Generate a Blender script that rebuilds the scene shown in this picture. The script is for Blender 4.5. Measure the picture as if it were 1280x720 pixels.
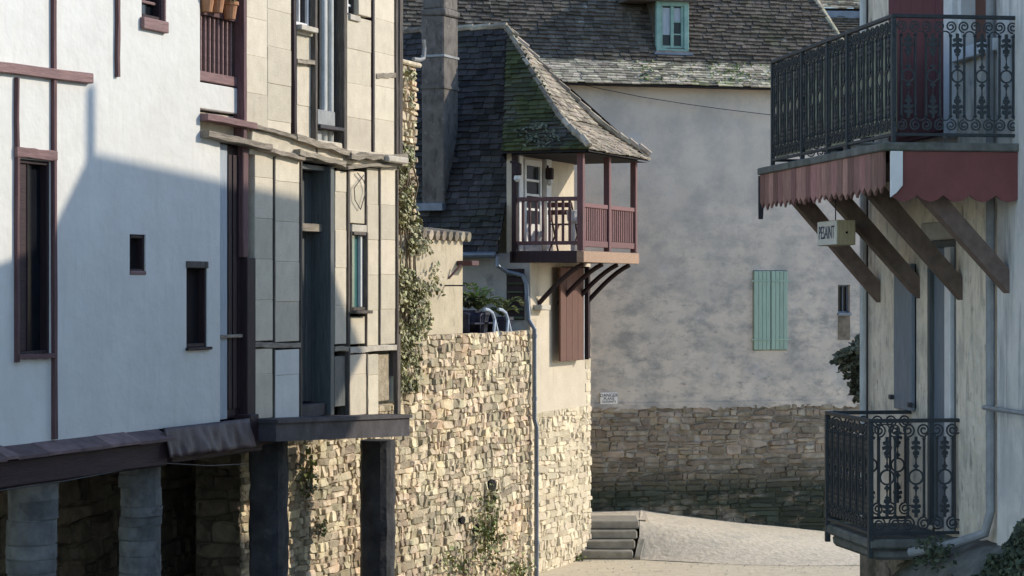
import bpy, bmesh, math, random
from mathutils import Vector, noise

random.seed(7)
for o in list(bpy.data.objects):
    bpy.data.objects.remove(o)
SC = bpy.context.scene
COL = SC.collection

# ------------------------------------------------------------------ camera, sky, sun, exposure
cam = bpy.data.objects.new('camera', bpy.data.cameras.new('camera'))
COL.objects.link(cam)
cam.data.lens = 77.0
cam.data.sensor_width = 36.0
cam.data.clip_start = 0.1
cam.data.clip_end = 2000
cam.location = (0, 0, 0)
cam.rotation_euler = (math.radians(90), 0, 0)
SC.camera = cam
FPX = 77.0 / 36.0 * 1280          # focal length in photograph pixels

SUN_AZ = math.atan2(0.306, 1.0)   # angle from +X towards +Y
SUN_EL = math.radians(25.0)
w = bpy.data.worlds.new('World')
SC.world = w
w.use_nodes = True
nt = w.node_tree
nt.nodes.clear()
sky = nt.nodes.new('ShaderNodeTexSky')
sky.sky_type = 'NISHITA'
sky.sun_disc = False
sky.sun_elevation = SUN_EL
sky.sun_rotation = math.pi / 2 - SUN_AZ
sky.air_density = 1.0
sky.dust_density = 0.3
sky.ozone_density = 3.0
bg = nt.nodes.new('ShaderNodeBackground')
bg.inputs['Strength'].default_value = 0.15
wo = nt.nodes.new('ShaderNodeOutputWorld')
nt.links.new(sky.outputs[0], bg.inputs[0])
nt.links.new(bg.outputs[0], wo.inputs[0])
sun = bpy.data.objects.new('sun', bpy.data.lights.new('sun', 'SUN'))
COL.objects.link(sun)
sun.data.energy = 2.1
sun.data.angle = math.radians(0.6)
sun.data.color = (1.0, 0.90, 0.745)
SDIR = Vector((math.cos(SUN_AZ) * math.cos(SUN_EL), math.sin(SUN_AZ) * math.cos(SUN_EL), math.sin(SUN_EL)))
sun.rotation_euler = SDIR.to_track_quat('Z', 'Y').to_euler()
sun.location = (30, 10, 30)
SC.view_settings.view_transform = 'Standard'
SC.view_settings.look = 'None'
SC.view_settings.gamma = 1
SC.view_settings.exposure = 1.0
SC.render.engine = 'CYCLES'
SC.cycles.use_denoising = True
SC.cycles.max_bounces = 6


# ------------------------------------------------------------------ materials
def mat(name, c1, c2=None, scale=5, rough=0.85, bump=0.2, bscale=40, tint=0.0, stains=(), stretch=(1, 1, 1),
        metal=0.0, spec=0.3, detail=6, dist=0.02):
    m = bpy.data.materials.new(name)
    m.use_nodes = True
    t = m.node_tree
    N, L = t.nodes, t.links
    b = N['Principled BSDF']
    b.inputs['Roughness'].default_value = rough
    b.inputs['Metallic'].default_value = metal
    b.inputs['Specular IOR Level'].default_value = spec
    tc = N.new('ShaderNodeTexCoord')
    mp = N.new('ShaderNodeMapping')
    mp.inputs['Scale'].default_value = stretch
    L.new(tc.outputs['Object'], mp.inputs[0])
    n1 = N.new('ShaderNodeTexNoise')
    n1.inputs['Scale'].default_value = scale
    n1.inputs['Detail'].default_value = detail
    n1.inputs['Roughness'].default_value = 0.62
    L.new(mp.outputs[0], n1.inputs[0])
    rp = N.new('ShaderNodeValToRGB')
    rp.color_ramp.elements[0].position = 0.32
    rp.color_ramp.elements[1].position = 0.68
    rp.color_ramp.elements[0].color = (*(c2 or [x * 0.75 for x in c1]), 1)
    rp.color_ramp.elements[1].color = (*c1, 1)
    L.new(n1.outputs[0], rp.inputs[0])
    out = rp.outputs[0]
    for st in stains:                      # (colour, scale, low, high, amount[, stretch])
        sc_, sscale, lo, hi, amt = st[:5]
        n2 = N.new('ShaderNodeTexNoise')
        n2.inputs['Scale'].default_value = sscale
        n2.inputs['Detail'].default_value = 8
        n2.inputs['Roughness'].default_value = 0.65
        if len(st) > 5:
            mp2 = N.new('ShaderNodeMapping')
            mp2.inputs['Scale'].default_value = st[5]
            L.new(tc.outputs['Object'], mp2.inputs[0])
            L.new(mp2.outputs[0], n2.inputs[0])
        else:
            L.new(mp.outputs[0], n2.inputs[0])
        r2 = N.new('ShaderNodeMapRange')
        r2.inputs['From Min'].default_value = lo
        r2.inputs['From Max'].default_value = hi
        r2.inputs['To Max'].default_value = amt
        L.new(n2.outputs[0], r2.inputs[0])
        fac = r2.outputs[0]
        if len(st) > 6:                    # keep to a band of heights (local z): (z0, full0, full1, z1)
            sx = N.new('ShaderNodeSeparateXYZ')
            L.new(tc.outputs['Object'], sx.inputs[0])
            cv = N.new('ShaderNodeFloatCurve')
            mr = N.new('ShaderNodeMapRange')
            mr.inputs['From Min'].default_value = st[6][0]
            mr.inputs['From Max'].default_value = st[6][1]
            L.new(sx.outputs['Z'], mr.inputs[0])
            mu = N.new('ShaderNodeMath')
            mu.operation = 'MULTIPLY'
            L.new(fac, mu.inputs[0])
            L.new(mr.outputs[0], mu.inputs[1])
            fac = mu.outputs[0]
            N.remove(cv)
        mx = N.new('ShaderNodeMix')
        mx.data_type = 'RGBA'
        L.new(fac, mx.inputs['Factor'])
        L.new(out, mx.inputs[6])
        mx.inputs[7].default_value = (*sc_, 1)
        out = mx.outputs[2]
    if tint:
        at = N.new('ShaderNodeAttribute')
        at.attribute_name = 'rnd'
        mr = N.new('ShaderNodeMapRange')
        mr.inputs['To Min'].default_value = 1 - tint
        mr.inputs['To Max'].default_value = 1 + tint * 0.8
        L.new(at.outputs['Fac'], mr.inputs[0])
        wn = N.new('ShaderNodeTexWhiteNoise')
        wn.noise_dimensions = '1D'
        L.new(at.outputs['Fac'], wn.inputs['W'])
        mh = N.new('ShaderNodeMapRange')
        mh.inputs['To Min'].default_value = 0.5 - 0.035 * tint
        mh.inputs['To Max'].default_value = 0.5 + 0.03 * tint
        L.new(wn.outputs[0], mh.inputs[0])
        hs = N.new('ShaderNodeHueSaturation')
        L.new(mh.outputs[0], hs.inputs['Hue'])
        L.new(mr.outputs[0], hs.inputs['Value'])
        L.new(out, hs.inputs['Color'])
        out = hs.outputs[0]
    L.new(out, b.inputs['Base Color'])
    if bump:
        n3 = N.new('ShaderNodeTexNoise')
        n3.inputs['Scale'].default_value = bscale
        n3.inputs['Detail'].default_value = 5
        L.new(mp.outputs[0], n3.inputs[0])
        bp = N.new('ShaderNodeBump')
        bp.inputs['Strength'].default_value = bump
        bp.inputs['Distance'].default_value = dist
        L.new(n3.outputs[0], bp.inputs['Height'])
        L.new(bp.outputs[0], b.inputs['Normal'])
    return m


WOODS = (14, 14, 1.2)
M = {}
M['plaster_white'] = mat('plaster_white', (.70, .69, .645), (.63, .62, .58), 2.2, .9, .45, 6, stains=[((.62, .60, .55), .8, .46, .6, .6), ((.58, .56, .51), 2.2, .52, .66, .4, (4, 4, .35)), ((.56, .55, .52), 3, .6, .82, .3, (5, 5, .5))], dist=.03)
M['block'] = mat('block', (.66, .59, .46), (.56, .495, .385), 5, .92, .3, 45, .14, stains=[((.36, .33, .27), 3, .55, .8, .5, (3, 3, .8)), ((.26, .23, .18), 14, .66, .8, .5)])
M['joint'] = mat('joint', (.64, .57, .45), (.5, .44, .34), 7, .95, .4, 60)
M['timber_red'] = mat('timber_red', (.15, .08, .08), (.085, .045, .047), 3, .75, .35, 9, .12, stretch=WOODS, stains=[((.30, .21, .18), 7, .6, .8, .5)])
M['timber_pink'] = mat('timber_pink', (.27, .165, .155), (.17, .10, .098), 3, .8, .4, 9, .12, stretch=(1.2, 14, 14), stains=[((.40, .33, .28), 7, .56, .74, .6)])
M['timber_old'] = mat('timber_old', (.42, .36, .28), (.18, .15, .115), 3, .9, .6, 8, .2, stretch=(1.4, 14, 14), stains=[((.46, .41, .34), 5, .55, .7, .7)])
M['timber_oldv'] = mat('timber_oldv', (.17, .145, .12), (.06, .05, .045), 3, .9, .6, 8, .2, stretch=WOODS, stains=[((.34, .31, .27), 5, .58, .72, .6)])
M['timber_dark'] = mat('timber_dark', (.040, .022, .025), (.021, .012, .014), 3, .7, .3, 9, .1, stretch=WOODS)
M['timber_darkh'] = mat('timber_darkh', (.052, .026, .03), (.026, .014, .017), 3, .7, .3, 9, .1, stretch=(1.2, 14, 14), stains=[((.10, .06, .06), 6, .6, .8, .5)])
M['blue_grey'] = mat('blue_grey', (.20, .235, .27), (.14, .17, .2), 4, .6, .2, 20, .12, stretch=(6, 6, .8))
M['door_blue'] = mat('door_blue', (.12, .13, .125), (.065, .072, .072), 3, .6, .25, 9, .1, stretch=WOODS)
M['ledge_grey'] = mat('ledge_grey', (.075, .068, .075), (.035, .03, .034), 4, .75, .3, 12, .1, stains=[((.20, .19, .19), 5, .6, .8, .5)])
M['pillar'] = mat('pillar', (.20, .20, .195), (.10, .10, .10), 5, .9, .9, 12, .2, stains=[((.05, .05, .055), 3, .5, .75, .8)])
M['pillar_shade'] = mat('pillar_shade', (.05, .05, .054), (.018, .018, .021), 4, .85, .8, 12, .2, stains=[((.14, .13, .12), 6, .6, .8, .4)])  # dark tone stands in for shade cast on the far columns
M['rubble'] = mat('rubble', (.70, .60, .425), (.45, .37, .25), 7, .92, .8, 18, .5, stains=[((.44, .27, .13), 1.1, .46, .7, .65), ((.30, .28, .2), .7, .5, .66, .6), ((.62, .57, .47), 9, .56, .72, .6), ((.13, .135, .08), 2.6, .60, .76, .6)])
M['stone_in_shade'] = mat('stone_in_shade', (.16, .125, .085), (.07, .056, .04), 6, .8, .6, 24, .4)  # shade under the houses is put into this stone colour
M['rubble_mortar'] = mat('rubble_mortar', (.48, .41, .30), (.26, .215, .15), 12, .95, .7, 40)
M['rubble_pale'] = mat('rubble_pale', (.68, .59, .43), (.54, .45, .31), 6, .92, .55, 30, .24, stains=[((.36, .22, .12), 2.1, .60, .78, .5), ((.62, .56, .45), 8, .55, .75, .6)])
M['pale_mortar'] = mat('pale_mortar', (.60, .52, .38), (.42, .355, .25), 12, .95, .6, 40)
M['back_stone'] = mat('back_stone', (.33, .27, .20), (.19, .155, .115), 5, .92, .7, 20, .36, stains=[((.44, .395, .33), 3.5, .5, .68, .75), ((.03, .042, .03), 1.6, .30, .50, .95, (.6, .6, 1.4), (1.75, 1.05))])
M['back_mortar'] = mat('back_mortar', (.42, .38, .32), (.27, .24, .2), 8, .95, .5, 40, stains=[((.03, .042, .03), 1.6, .30, .50, .95, (.6, .6, 1.4), (1.75, 1.05))])
M['back_render'] = mat('back_render', (.66, .575, .48), (.57, .495, .415), 1.2, .93, .3, 25, stains=[
    ((.27, .265, .25), 2.6, .46, .62, .8, (.8, .8, 1.25), (7.6, 4.2)), ((.36, .34, .315), 1.1, .46, .62, .55), ((.56, .53, .50), 1.7, .56, .7, .6),
    ((.15, .148, .14), 8, .56, .70, .7, (.7, .7, 1.3), (6.8, 3.2))])
M['tile_dark'] = mat('tile_dark', (.16, .13, .10), (.078, .065, .052), 9, .85, .4, 40, .38, stains=[((.38, .36, .31), 5, .60, .72, .75), ((.07, .08, .035), 1.0, .55, .7, .6)])
M['tile_eave_lit'] = mat('tile_eave_lit', (.60, .51, .365), (.29, .245, .175), 9, .9, .4, 40, .6, stains=[((.78, .71, .55), 5, .55, .7, .7), ((.26, .27, .09), 1.6, .58, .68, .75)])  # paler than the main roof tiles: sunlight on the eave strip painted in
M['tile_lit'] = mat('tile_lit', (.42, .355, .27), (.22, .185, .14), 7, .9, .4, 40, .45, stains=[((.48, .43, .34), 5, .55, .7, .6), ((.16, .16, .07), 2.5, .6, .75, .5)])
M['tile_moss'] = mat('tile_moss', (.085, .098, .032), (.05, .055, .026), 2.5, .95, .5, 30, .4, stains=[((.085, .075, .06), 1.3, .44, .6, .95), ((.20, .22, .07), 6, .66, .76, .8)])
M['roof_under'] = mat('roof_under', (.03, .026, .024), None, 6, .95, 0)
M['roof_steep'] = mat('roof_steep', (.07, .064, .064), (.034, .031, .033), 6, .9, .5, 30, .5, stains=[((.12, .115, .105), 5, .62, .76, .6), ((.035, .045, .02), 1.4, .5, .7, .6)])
M['cream_render'] = mat('cream_render', (.60, .52, .40), (.50, .43, .33), 2, .93, .3, 25, stains=[((.38, .32, .24), 2.2, .58, .75, .6, (2.5, 2.5, .7))])
M['shaded_render'] = mat('shaded_render', (.42, .40, .37), (.30, .285, .27), 2, .93, .35, 20, stains=[((.14, .14, .14), 2.6, .55, .7, .7)])  # white side wall, its shade put into the grey colour
M['shed_render'] = mat('shed_render', (.55, .47, .34), (.42, .36, .26), 3, .93, .4, 20, stains=[((.26, .235, .16), 3, .54, .7, .7, (2, 2, .9)), ((.62, .57, .46), 6, .6, .7, .6)])
M['chimney'] = mat('chimney', (.18, .158, .138), (.10, .088, .078), 4, .93, .7, 14, stains=[((.36, .33, .30), 9, .6, .7, .6), ((.05, .045, .04), 4, .52, .66, .75, (2, 2, .8))])
M['zinc'] = mat('zinc', (.21, .24, .29), (.14, .165, .2), 6, .5, .1, 30, metal=.5)
M['pipe_pale'] = mat('pipe_pale', (.33, .335, .33), (.21, .215, .215), 6, .6, .1, 30)
M['shutter_green'] = mat('shutter_green', (.36, .48, .39), (.28, .385, .315), 3, .7, .25, 9, .1, stretch=WOODS, stains=[((.28, .40, .37), 7, .6, .8, .4)])
M['dormer_green'] = mat('dormer_green', (.27, .40, .335), (.17, .275, .235), 5, .7, .25, 20, .1)
M['brown_paint'] = mat('brown_paint', (.145, .065, .044), (.095, .044, .033), 3, .7, .25, 9, .1, stretch=WOODS)
M['balcony_wood'] = mat('balcony_wood', (.21, .105, .10), (.13, .065, .064), 3, .7, .3, 9, .2, stretch=WOODS)
M['balcony_beam'] = mat('balcony_beam', (.45, .30, .205), (.30, .19, .13), 3, .8, .3, 9, .1, stretch=(14, 1.2, 14), stains=[((.2, .11, .08), 5, .55, .75, .6)])
M['white_paint'] = mat('white_paint', (.74, .73, .70), (.62, .61, .59), 6, .6, .1, 30)
M['pale_stone'] = mat('pale_stone', (.55, .50, .42), (.42, .38, .31), 7, .9, .4, 40, .1)
M['glass'] = mat('glass', (.012, .014, .018), (.008, .009, .012), 3, .12, .02, 3, spec=.25)
M['glass_teal'] = mat('glass_teal', (.05, .16, .15), (.03, .11, .11), 3, .15, .02, 3, spec=.6)
M['curtain_and_sky'] = mat('curtain_and_sky', (.42, .45, .48), (.30, .33, .37), 5, .8, .3, 8, stretch=(8, 8, .6))  # cloth of the bay curtain; in the dormer, painted sky reflection
M['void'] = mat('void', (.012, .009, .011), None, 3, .95, 0)
M['iron'] = mat('iron', (.045, .054, .058), (.026, .032, .036), 20, .55, .3, 60, spec=.4, stains=[((.05, .06, .05), 9, .6, .8, .5)])
M['screen'] = mat('screen', (.50, .50, .36), (.32, .325, .24), 6, .8, .3, 60, .2, stretch=(30, 30, 1), stains=[((.36, .37, .2), 2.2, .5, .7, .7)])
M['valance'] = mat('valance', (.44, .24, .19), (.26, .135, .11), 4, .8, .3, 20, .42, stretch=(10, 10, 1.2), stains=[((.12, .075, .07), 2.5, .55, .72, .6)])
M['valance_red'] = mat('valance_red', (.25, .088, .08), (.19, .068, .064), 4, .75, .2, 20, .1)
M['shutter_red'] = mat('shutter_red', (.14, .04, .042), (.10, .03, .034), 3, .7, .2, 9, .1, stretch=WOODS)
M['brace_wood'] = mat('brace_wood', (.20, .145, .115), (.125, .09, .072), 3, .8, .3, 9, .15, stretch=(3, 3, 3))
M['right_render'] = mat('right_render', (.86, .755, .595), (.74, .645, .505), 2.4, .93, .8, 8, stains=[((.32, .295, .25), 3, .49, .64, .6, (2.6, 2.6, .5)), ((.48, .44, .36), 1.6, .5, .62, .5), ((.84, .77, .66), 5, .58, .68, .6), ((.16, .155, .135), 7, .56, .68, .75, (2, 2, .7))], dist=.05)
M['near_render'] = mat('near_render', (.74, .70, .63), (.62, .59, .53), 2.4, .93, .6, 10, stains=[((.30, .295, .28), 3, .49, .63, .75, (2.6, 2.6, .3)), ((.50, .49, .46), 1.6, .5, .62, .6)])
M['base_wall'] = mat('base_wall', (.27, .225, .175), (.13, .11, .085), 5, .95, .7, 16, stains=[((.045, .05, .03), 3, .5, .66, .8), ((.30, .26, .21), 5, .6, .74, .6)])
M['slab_stone'] = mat('slab_stone', (.20, .20, .175), (.10, .10, .09), 6, .92, .5, 30, stains=[((.06, .075, .04), 4, .54, .7, .8)])
M['paving'] = mat('paving', (.70, .605, .46), (.50, .43, .325), 9, .95, .9, 12, stains=[((.34, .325, .28), 1.5, .54, .72, .6), ((.68, .64, .55), 7, .56, .7, .6), ((.2, .195, .16), 18, .62, .74, .6)])
M['sand'] = mat('sand', (.66, .565, .405), (.54, .46, .33), 5, .95, .6, 14, stains=[((.30, .25, .18), 2.2, .56, .74, .6)])
M['step_stone'] = mat('step_stone', (.40, .36, .29), (.26, .235, .19), 6, .93, .5, 30, .12, stains=[((.10, .10, .075), 3, .55, .72, .7)])
M['water'] = mat('water', (.03, .04, .035), (.02, .03, .028), 1, .08, .15, 6, spec=.5)
M['earth'] = mat('earth', (.13, .115, .08), (.08, .07, .05), 1.5, .95, .5, 10)
M['leaf'] = mat('leaf', (.25, .275, .09), (.12, .145, .05), 3, .6, 0, tint=.6, spec=.35)
M['leaf_ivy'] = mat('leaf_ivy', (.42, .39, .20), (.16, .17, .075), 3, .6, 0, tint=.75, spec=.4)
M['leaf_dark'] = mat('leaf_dark', (.085, .105, .06), (.045, .058, .034), 3, .65, 0, tint=.5, spec=.3)
M['leaf_olive'] = mat('leaf_olive', (.19, .195, .125), (.1, .105, .07), 3, .65, 0, tint=.5, spec=.3)
M['leaf_fern'] = mat('leaf_fern', (.20, .27, .07), (.12, .17, .045), 3, .6, 0, tint=.4, spec=.3)
M['stem'] = mat('stem', (.13, .10, .065), None, 8, .9, .3, 30)
M['terracotta'] = mat('terracotta', (.44, .22, .11), (.34, .165, .085), 6, .9, .3, 40)
M['plastic_blue'] = mat('plastic_blue', (.018, .02, .045), (.012, .014, .032), 3, .45, 0)
M['plastic_sunlit'] = mat('plastic_sunlit', (.42, .48, .57), (.37, .43, .51), 3, .5, 0)  # sunlight on the dark chairs' edges, painted as pale blue
M['sign_white'] = mat('sign_white', (.84, .82, .78), (.76, .74, .71), 8, .7, .1, 30)
M['print'] = mat('print', (.05, .05, .06), None, 5, .7, 0)
M['print_blue'] = mat('print_blue', (.045, .06, .11), None, 5, .7, 0)
M['box_wood'] = mat('box_wood', (.46, .38, .225), (.34, .275, .155), 3, .8, .2, 9, stretch=WOODS)
M['box_white'] = mat('box_white', (.70, .68, .58), (.60, .58, .50), 6, .7, .1, 30)
M['tarp'] = mat('tarp', (.085, .052, .052), (.046, .028, .03), 4, .6, .3, 14, spec=.4)
M['cover_tile'] = mat('cover_tile', (.22, .145, .14), (.11, .072, .072), 5, .8, .3, 30, .3)
M['pipe_white'] = mat('pipe_white', (.62, .63, .60), (.48, .49, .47), 6, .6, .1, 30, stains=[((.25, .24, .2), 3, .55, .75, .6, (4, 4, .8))])
M['wire'] = mat('wire', (.05, .05, .055), None, 5, .6, 0)


# ------------------------------------------------------------------ frames and mesh building
class Frame:
    """A wall's own axes: u along it, w outwards, z up (z = 0 is the eye level)."""

    def __init__(s, name, ox, oy, dx, dy, base, label, cat, group=None):
        l = math.hypot(dx, dy)
        s.o = (ox, oy)
        s.d = (dx / l, dy / l)
        s.n = (dy / l, -dx / l)
        s.base = base
        s.root = bpy.data.objects.new(name, None)
        s.root.empty_display_size = 0.3
        COL.objects.link(s.root)
        s.root.location = (ox, oy, base)
        s.root.rotation_euler = (0, 0, math.atan2(dy, dx))
        s.root['label'] = label
        s.root['category'] = cat
        if group:
            s.root['group'] = group

    def U(s, px, w=0.0):
        k = (px - 640) / FPX
        return (k * (s.o[1] + s.n[1] * w) - s.o[0] - s.n[0] * w) / (s.d[0] - k * s.d[1])

    def Z(s, px, py, w=0.0):
        u = s.U(px, w)
        return (360 - py) * (s.o[1] + s.d[1] * u + s.n[1] * w) / FPX

    def W(s, px, u):
        k = (px - 640) / FPX
        return (k * (s.o[1] + s.d[1] * u) - s.o[0] - s.d[0] * u) / (s.n[0] - k * s.n[1])

    def Zw(s, px, py, u):
        return (360 - py) * (s.o[1] + s.d[1] * u + s.n[1] * s.W(px, u)) / FPX

    def rect(s, x0, y0, x1, y1, w=0.0):
        u0, u1 = s.U(x0, w), s.U(x1, w)
        xm = (x0 + x1) / 2
        return u0, u1, s.Z(xm, y1, w), s.Z(xm, y0, w)

    def world(s, u, w, z):
        return Vector((s.o[0] + s.d[0] * u + s.n[0] * w, s.o[1] + s.d[1] * u + s.n[1] * w, z))


class Same(Frame):
    """Another thing that uses the axes of an existing frame but has its own Empty."""

    def __init__(s, fr, name, u, w, base, label, cat, group=None):
        p = fr.world(u, w, base)
        Frame.__init__(s, name, p.x, p.y, fr.d[0], fr.d[1], base, label, cat, group)
        s.off = (u, w)


class MB:
    def __init__(s):
        s.v, s.f, s.r = [], [], []

    def add(s, pts, faces, rnd=None):
        k = len(s.v)
        s.v += [tuple(p) for p in pts]
        r = random.random() if rnd is None else rnd
        for f in faces:
            s.f.append([i + k for i in f])
            s.r.append(r)
        return s

    def poly(s, pts, rnd=None):
        return s.add(pts, [list(range(len(pts)))], rnd)

    def box(s, u0, u1, w0, w1, z0, z1, rnd=None, c=0.0, jit=0.0):
        """chamfered box in (u, w, z); stored as (u, -w, z)"""
        u0, u1 = min(u0, u1), max(u0, u1)
        w0, w1 = min(w0, w1), max(w0, w1)
        z0, z1 = min(z0, z1), max(z0, z1)
        if not c:
            p = [(u, -w_, z) for z in (z0, z1) for w_ in (w0, w1) for u in (u0, u1)]
            if jit:
                p = [tuple(a + random.uniform(-jit, jit) for a in q) for q in p]
            return s.add(p, [(0, 2, 3, 1), (4, 5, 7, 6), (0, 1, 5, 4), (2, 6, 7, 3), (0, 4, 6, 2), (1, 3, 7, 5)], rnd)
        c = min(c, (u1 - u0) * .45, (w1 - w0) * .45, (z1 - z0) * .45)
        pts, idx = [], {}
        for iz, z in enumerate((z0, z1)):
            for iw, w_ in enumerate((w0, w1)):
                for iu, u in enumerate((u0, u1)):
                    su, sw, sz = (1, -1)[iu], (1, -1)[iw], (1, -1)[iz]
                    j = [random.uniform(-jit, jit) for _ in range(3)] if jit else (0, 0, 0)
                    for ax in range(3):
                        q = [u + su * c, w_ + sw * c, z + sz * c]
                        q[ax] = (u, w_, z)[ax]
                        idx[(iu, iw, iz, ax)] = len(pts)
                        pts.append((q[0] + j[0], -(q[1] + j[1]), q[2] + j[2]))
        F = []
        for ax in range(3):
            o1, o2 = [a for a in range(3) if a != ax]
            for sd in (0, 1):
                f = []
                for a, b in ((0, 0), (1, 0), (1, 1), (0, 1)):
                    t = [0, 0, 0]
                    t[ax], t[o1], t[o2] = sd, a, b
                    f.append(idx[(*t, ax)])
                F.append(f)
        for ax in range(3):
            o1, o2 = [a for a in range(3) if a != ax]
            for a in (0, 1):
                for b in (0, 1):
                    t0, t1 = [0, 0, 0], [0, 0, 0]
                    t0[ax], t1[ax] = 0, 1
                    t0[o1] = t1[o1] = a
                    t0[o2] = t1[o2] = b
                    F.append([idx[(*t0, o1)], idx[(*t1, o1)], idx[(*t1, o2)], idx[(*t0, o2)]])
        for iu in (0, 1):
            for iw in (0, 1):
                for iz in (0, 1):
                    F.append([idx[(iu, iw, iz, a)] for a in range(3)])
        return s.add(pts, F, rnd)

    def prism(s, pts, w0, w1, rnd=None):
        """polygon in (u, z) from w0 to w1"""
        n = len(pts)
        P = [(u, -w0, z) for u, z in pts] + [(u, -w1, z) for u, z in pts]
        F = [list(range(n)), list(range(2 * n - 1, n - 1, -1))]
        F += [[i, (i + 1) % n, n + (i + 1) % n, n + i] for i in range(n)]
        return s.add(P, F, rnd)

    def tube(s, path, r, n=6, rnd=None, closed=False, r1=None):
        P = [Vector((p[0], -p[1], p[2])) for p in path]
        k = len(P)
        pts, F = [], []
        ref = Vector((0.12, 1, 0.07)).normalized()
        for i, p in enumerate(P):
            a = P[(i - 1) % k] if (closed or i > 0) else p
            b = P[(i + 1) % k] if (closed or i < k - 1) else p
            t = (b - a).normalized()
            x = t.cross(ref)
            if x.length < 1e-3:
                x = t.cross(Vector((1, 0, 0)))
            x.normalize()
            y = t.cross(x)
            rr = r if r1 is None else r + (r1 - r) * i / max(1, k - 1)
            for j in range(n):
                an = 2 * math.pi * (j + .5) / n
                pts.append(p + x * (rr * math.cos(an)) + y * (rr * math.sin(an)))
        m = k if closed else k - 1
        for i in range(m):
            for j in range(n):
                F.append([i * n + j, i * n + (j + 1) % n, ((i + 1) % k) * n + (j + 1) % n, ((i + 1) % k) * n + j])
        if not closed:
            F.append(list(range(n - 1, -1, -1)))
            F.append([(k - 1) * n + j for j in range(n)])
        return s.add(pts, F, rnd)

    def beam(s, p0, p1, a, b, n=6, amp=0.006, rnd=None):
        """rough-hewn timber from p0 to p1 (u, w, z of its centre line), a thick in the wall plane, b deep"""
        A, B = Vector((p0[0], -p0[1], p0[2])), Vector((p1[0], -p1[1], p1[2]))
        t = (B - A).normalized()
        y = Vector((0, 1, 0))
        x = t.cross(y)
        if x.length < .05:
            x = Vector((1, 0, 0))
        x.normalize()
        y = t.cross(x).normalized()
        ofs = random.uniform(0, 99)
        pts, F = [], []
        for i in range(n + 1):
            q = A.lerp(B, i / n)
            wob = noise.noise(Vector((ofs, i * .7, 0))) * amp * 2
            sc = 1 + noise.noise(Vector((ofs + 9, i * .9, 3))) * amp * 14
            for cx, cy in ((-.5, -.38), (-.42, -.5), (.42, -.5), (.5, -.38), (.5, .38), (.42, .5), (-.42, .5), (-.5, .38)):
                j = random.uniform(-amp, amp) * .5
                pts.append(q + x * (cx * a * sc + wob + j) + y * (cy * b + j))
        for i in range(n):
            for j in range(8):
                F.append([i * 8 + j, i * 8 + (j + 1) % 8, (i + 1) * 8 + (j + 1) % 8, (i + 1) * 8 + j])
        F.append(list(range(7, -1, -1)))
        F.append([n * 8 + j for j in range(8)])
        return s.add(pts, F, rnd)

    def lathe(s, cu, cw, prof, n=14, rnd=None, jit=0.0):
        pts, F = [], []
        for r, z in prof:
            for j in range(n):
                an = 2 * math.pi * j / n
                rr = r * (1 + random.uniform(-jit, jit))
                pts.append((cu + rr * math.cos(an), -cw + rr * math.sin(an), z))
        for i in range(len(prof) - 1):
            for j in range(n):
                F.append([i * n + j, i * n + (j + 1) % n, (i + 1) * n + (j + 1) % n, (i + 1) * n + j])
        F.append(list(range(n - 1, -1, -1)))
        F.append([(len(prof) - 1) * n + j for j in range(n)])
        return s.add(pts, F, rnd)

    def mesh(s, name, base=0.0, off=(0, 0)):
        me = bpy.data.meshes.new(name)
        me.from_pydata([(x - off[0], y + off[1], z - base) for x, y, z in s.v], [], s.f)
        at = me.attributes.new('rnd', 'FLOAT', 'FACE')
        at.data.foreach_set('value', s.r)
        bm = bmesh.new()
        bm.from_mesh(me)
        bmesh.ops.recalc_face_normals(bm, faces=bm.faces)
        bm.to_mesh(me)
        bm.free()
        return me

    def obj(s, name, m, fr=None, parent=None, smooth=False, kind=None, label=None):
        base = fr.base if fr else 0
        off = getattr(fr, 'off', (0, 0)) if fr else (0, 0)
        me = s.mesh(name, base, off)
        me.materials.append(M[m])
        if smooth:
            me.shade_smooth()
        o = bpy.data.objects.new(name, me)
        COL.objects.link(o)
        if fr:
            o.parent = parent or fr.root
        elif parent:
            o.parent = parent
        if kind:
            o['kind'] = kind
        if label:
            o['label'] = label
        return o


def part(fr, name, m, *boxes, parent=None, c=0.006, jit=0.0, label=None):
    b = MB()
    for x in boxes:
        b.box(*x, c=c, jit=jit)
    return b.obj(name, m, fr, parent, label=label)


def copy_part(o, dx=0, dy=0, dz=0, parent=None):
    c = o.copy()
    COL.objects.link(c)
    c.parent = parent or o.parent
    c.location = (o.location.x + dx, o.location.y + dy, o.location.z + dz)
    return c


def structure(name, m, mb, **k):
    o = mb.obj(name, m)
    o['kind'] = 'structure'
    return o


def top(o, label, cat, group=None):
    o['label'] = label
    o['category'] = cat
    if group:
        o['group'] = group
    return o


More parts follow.
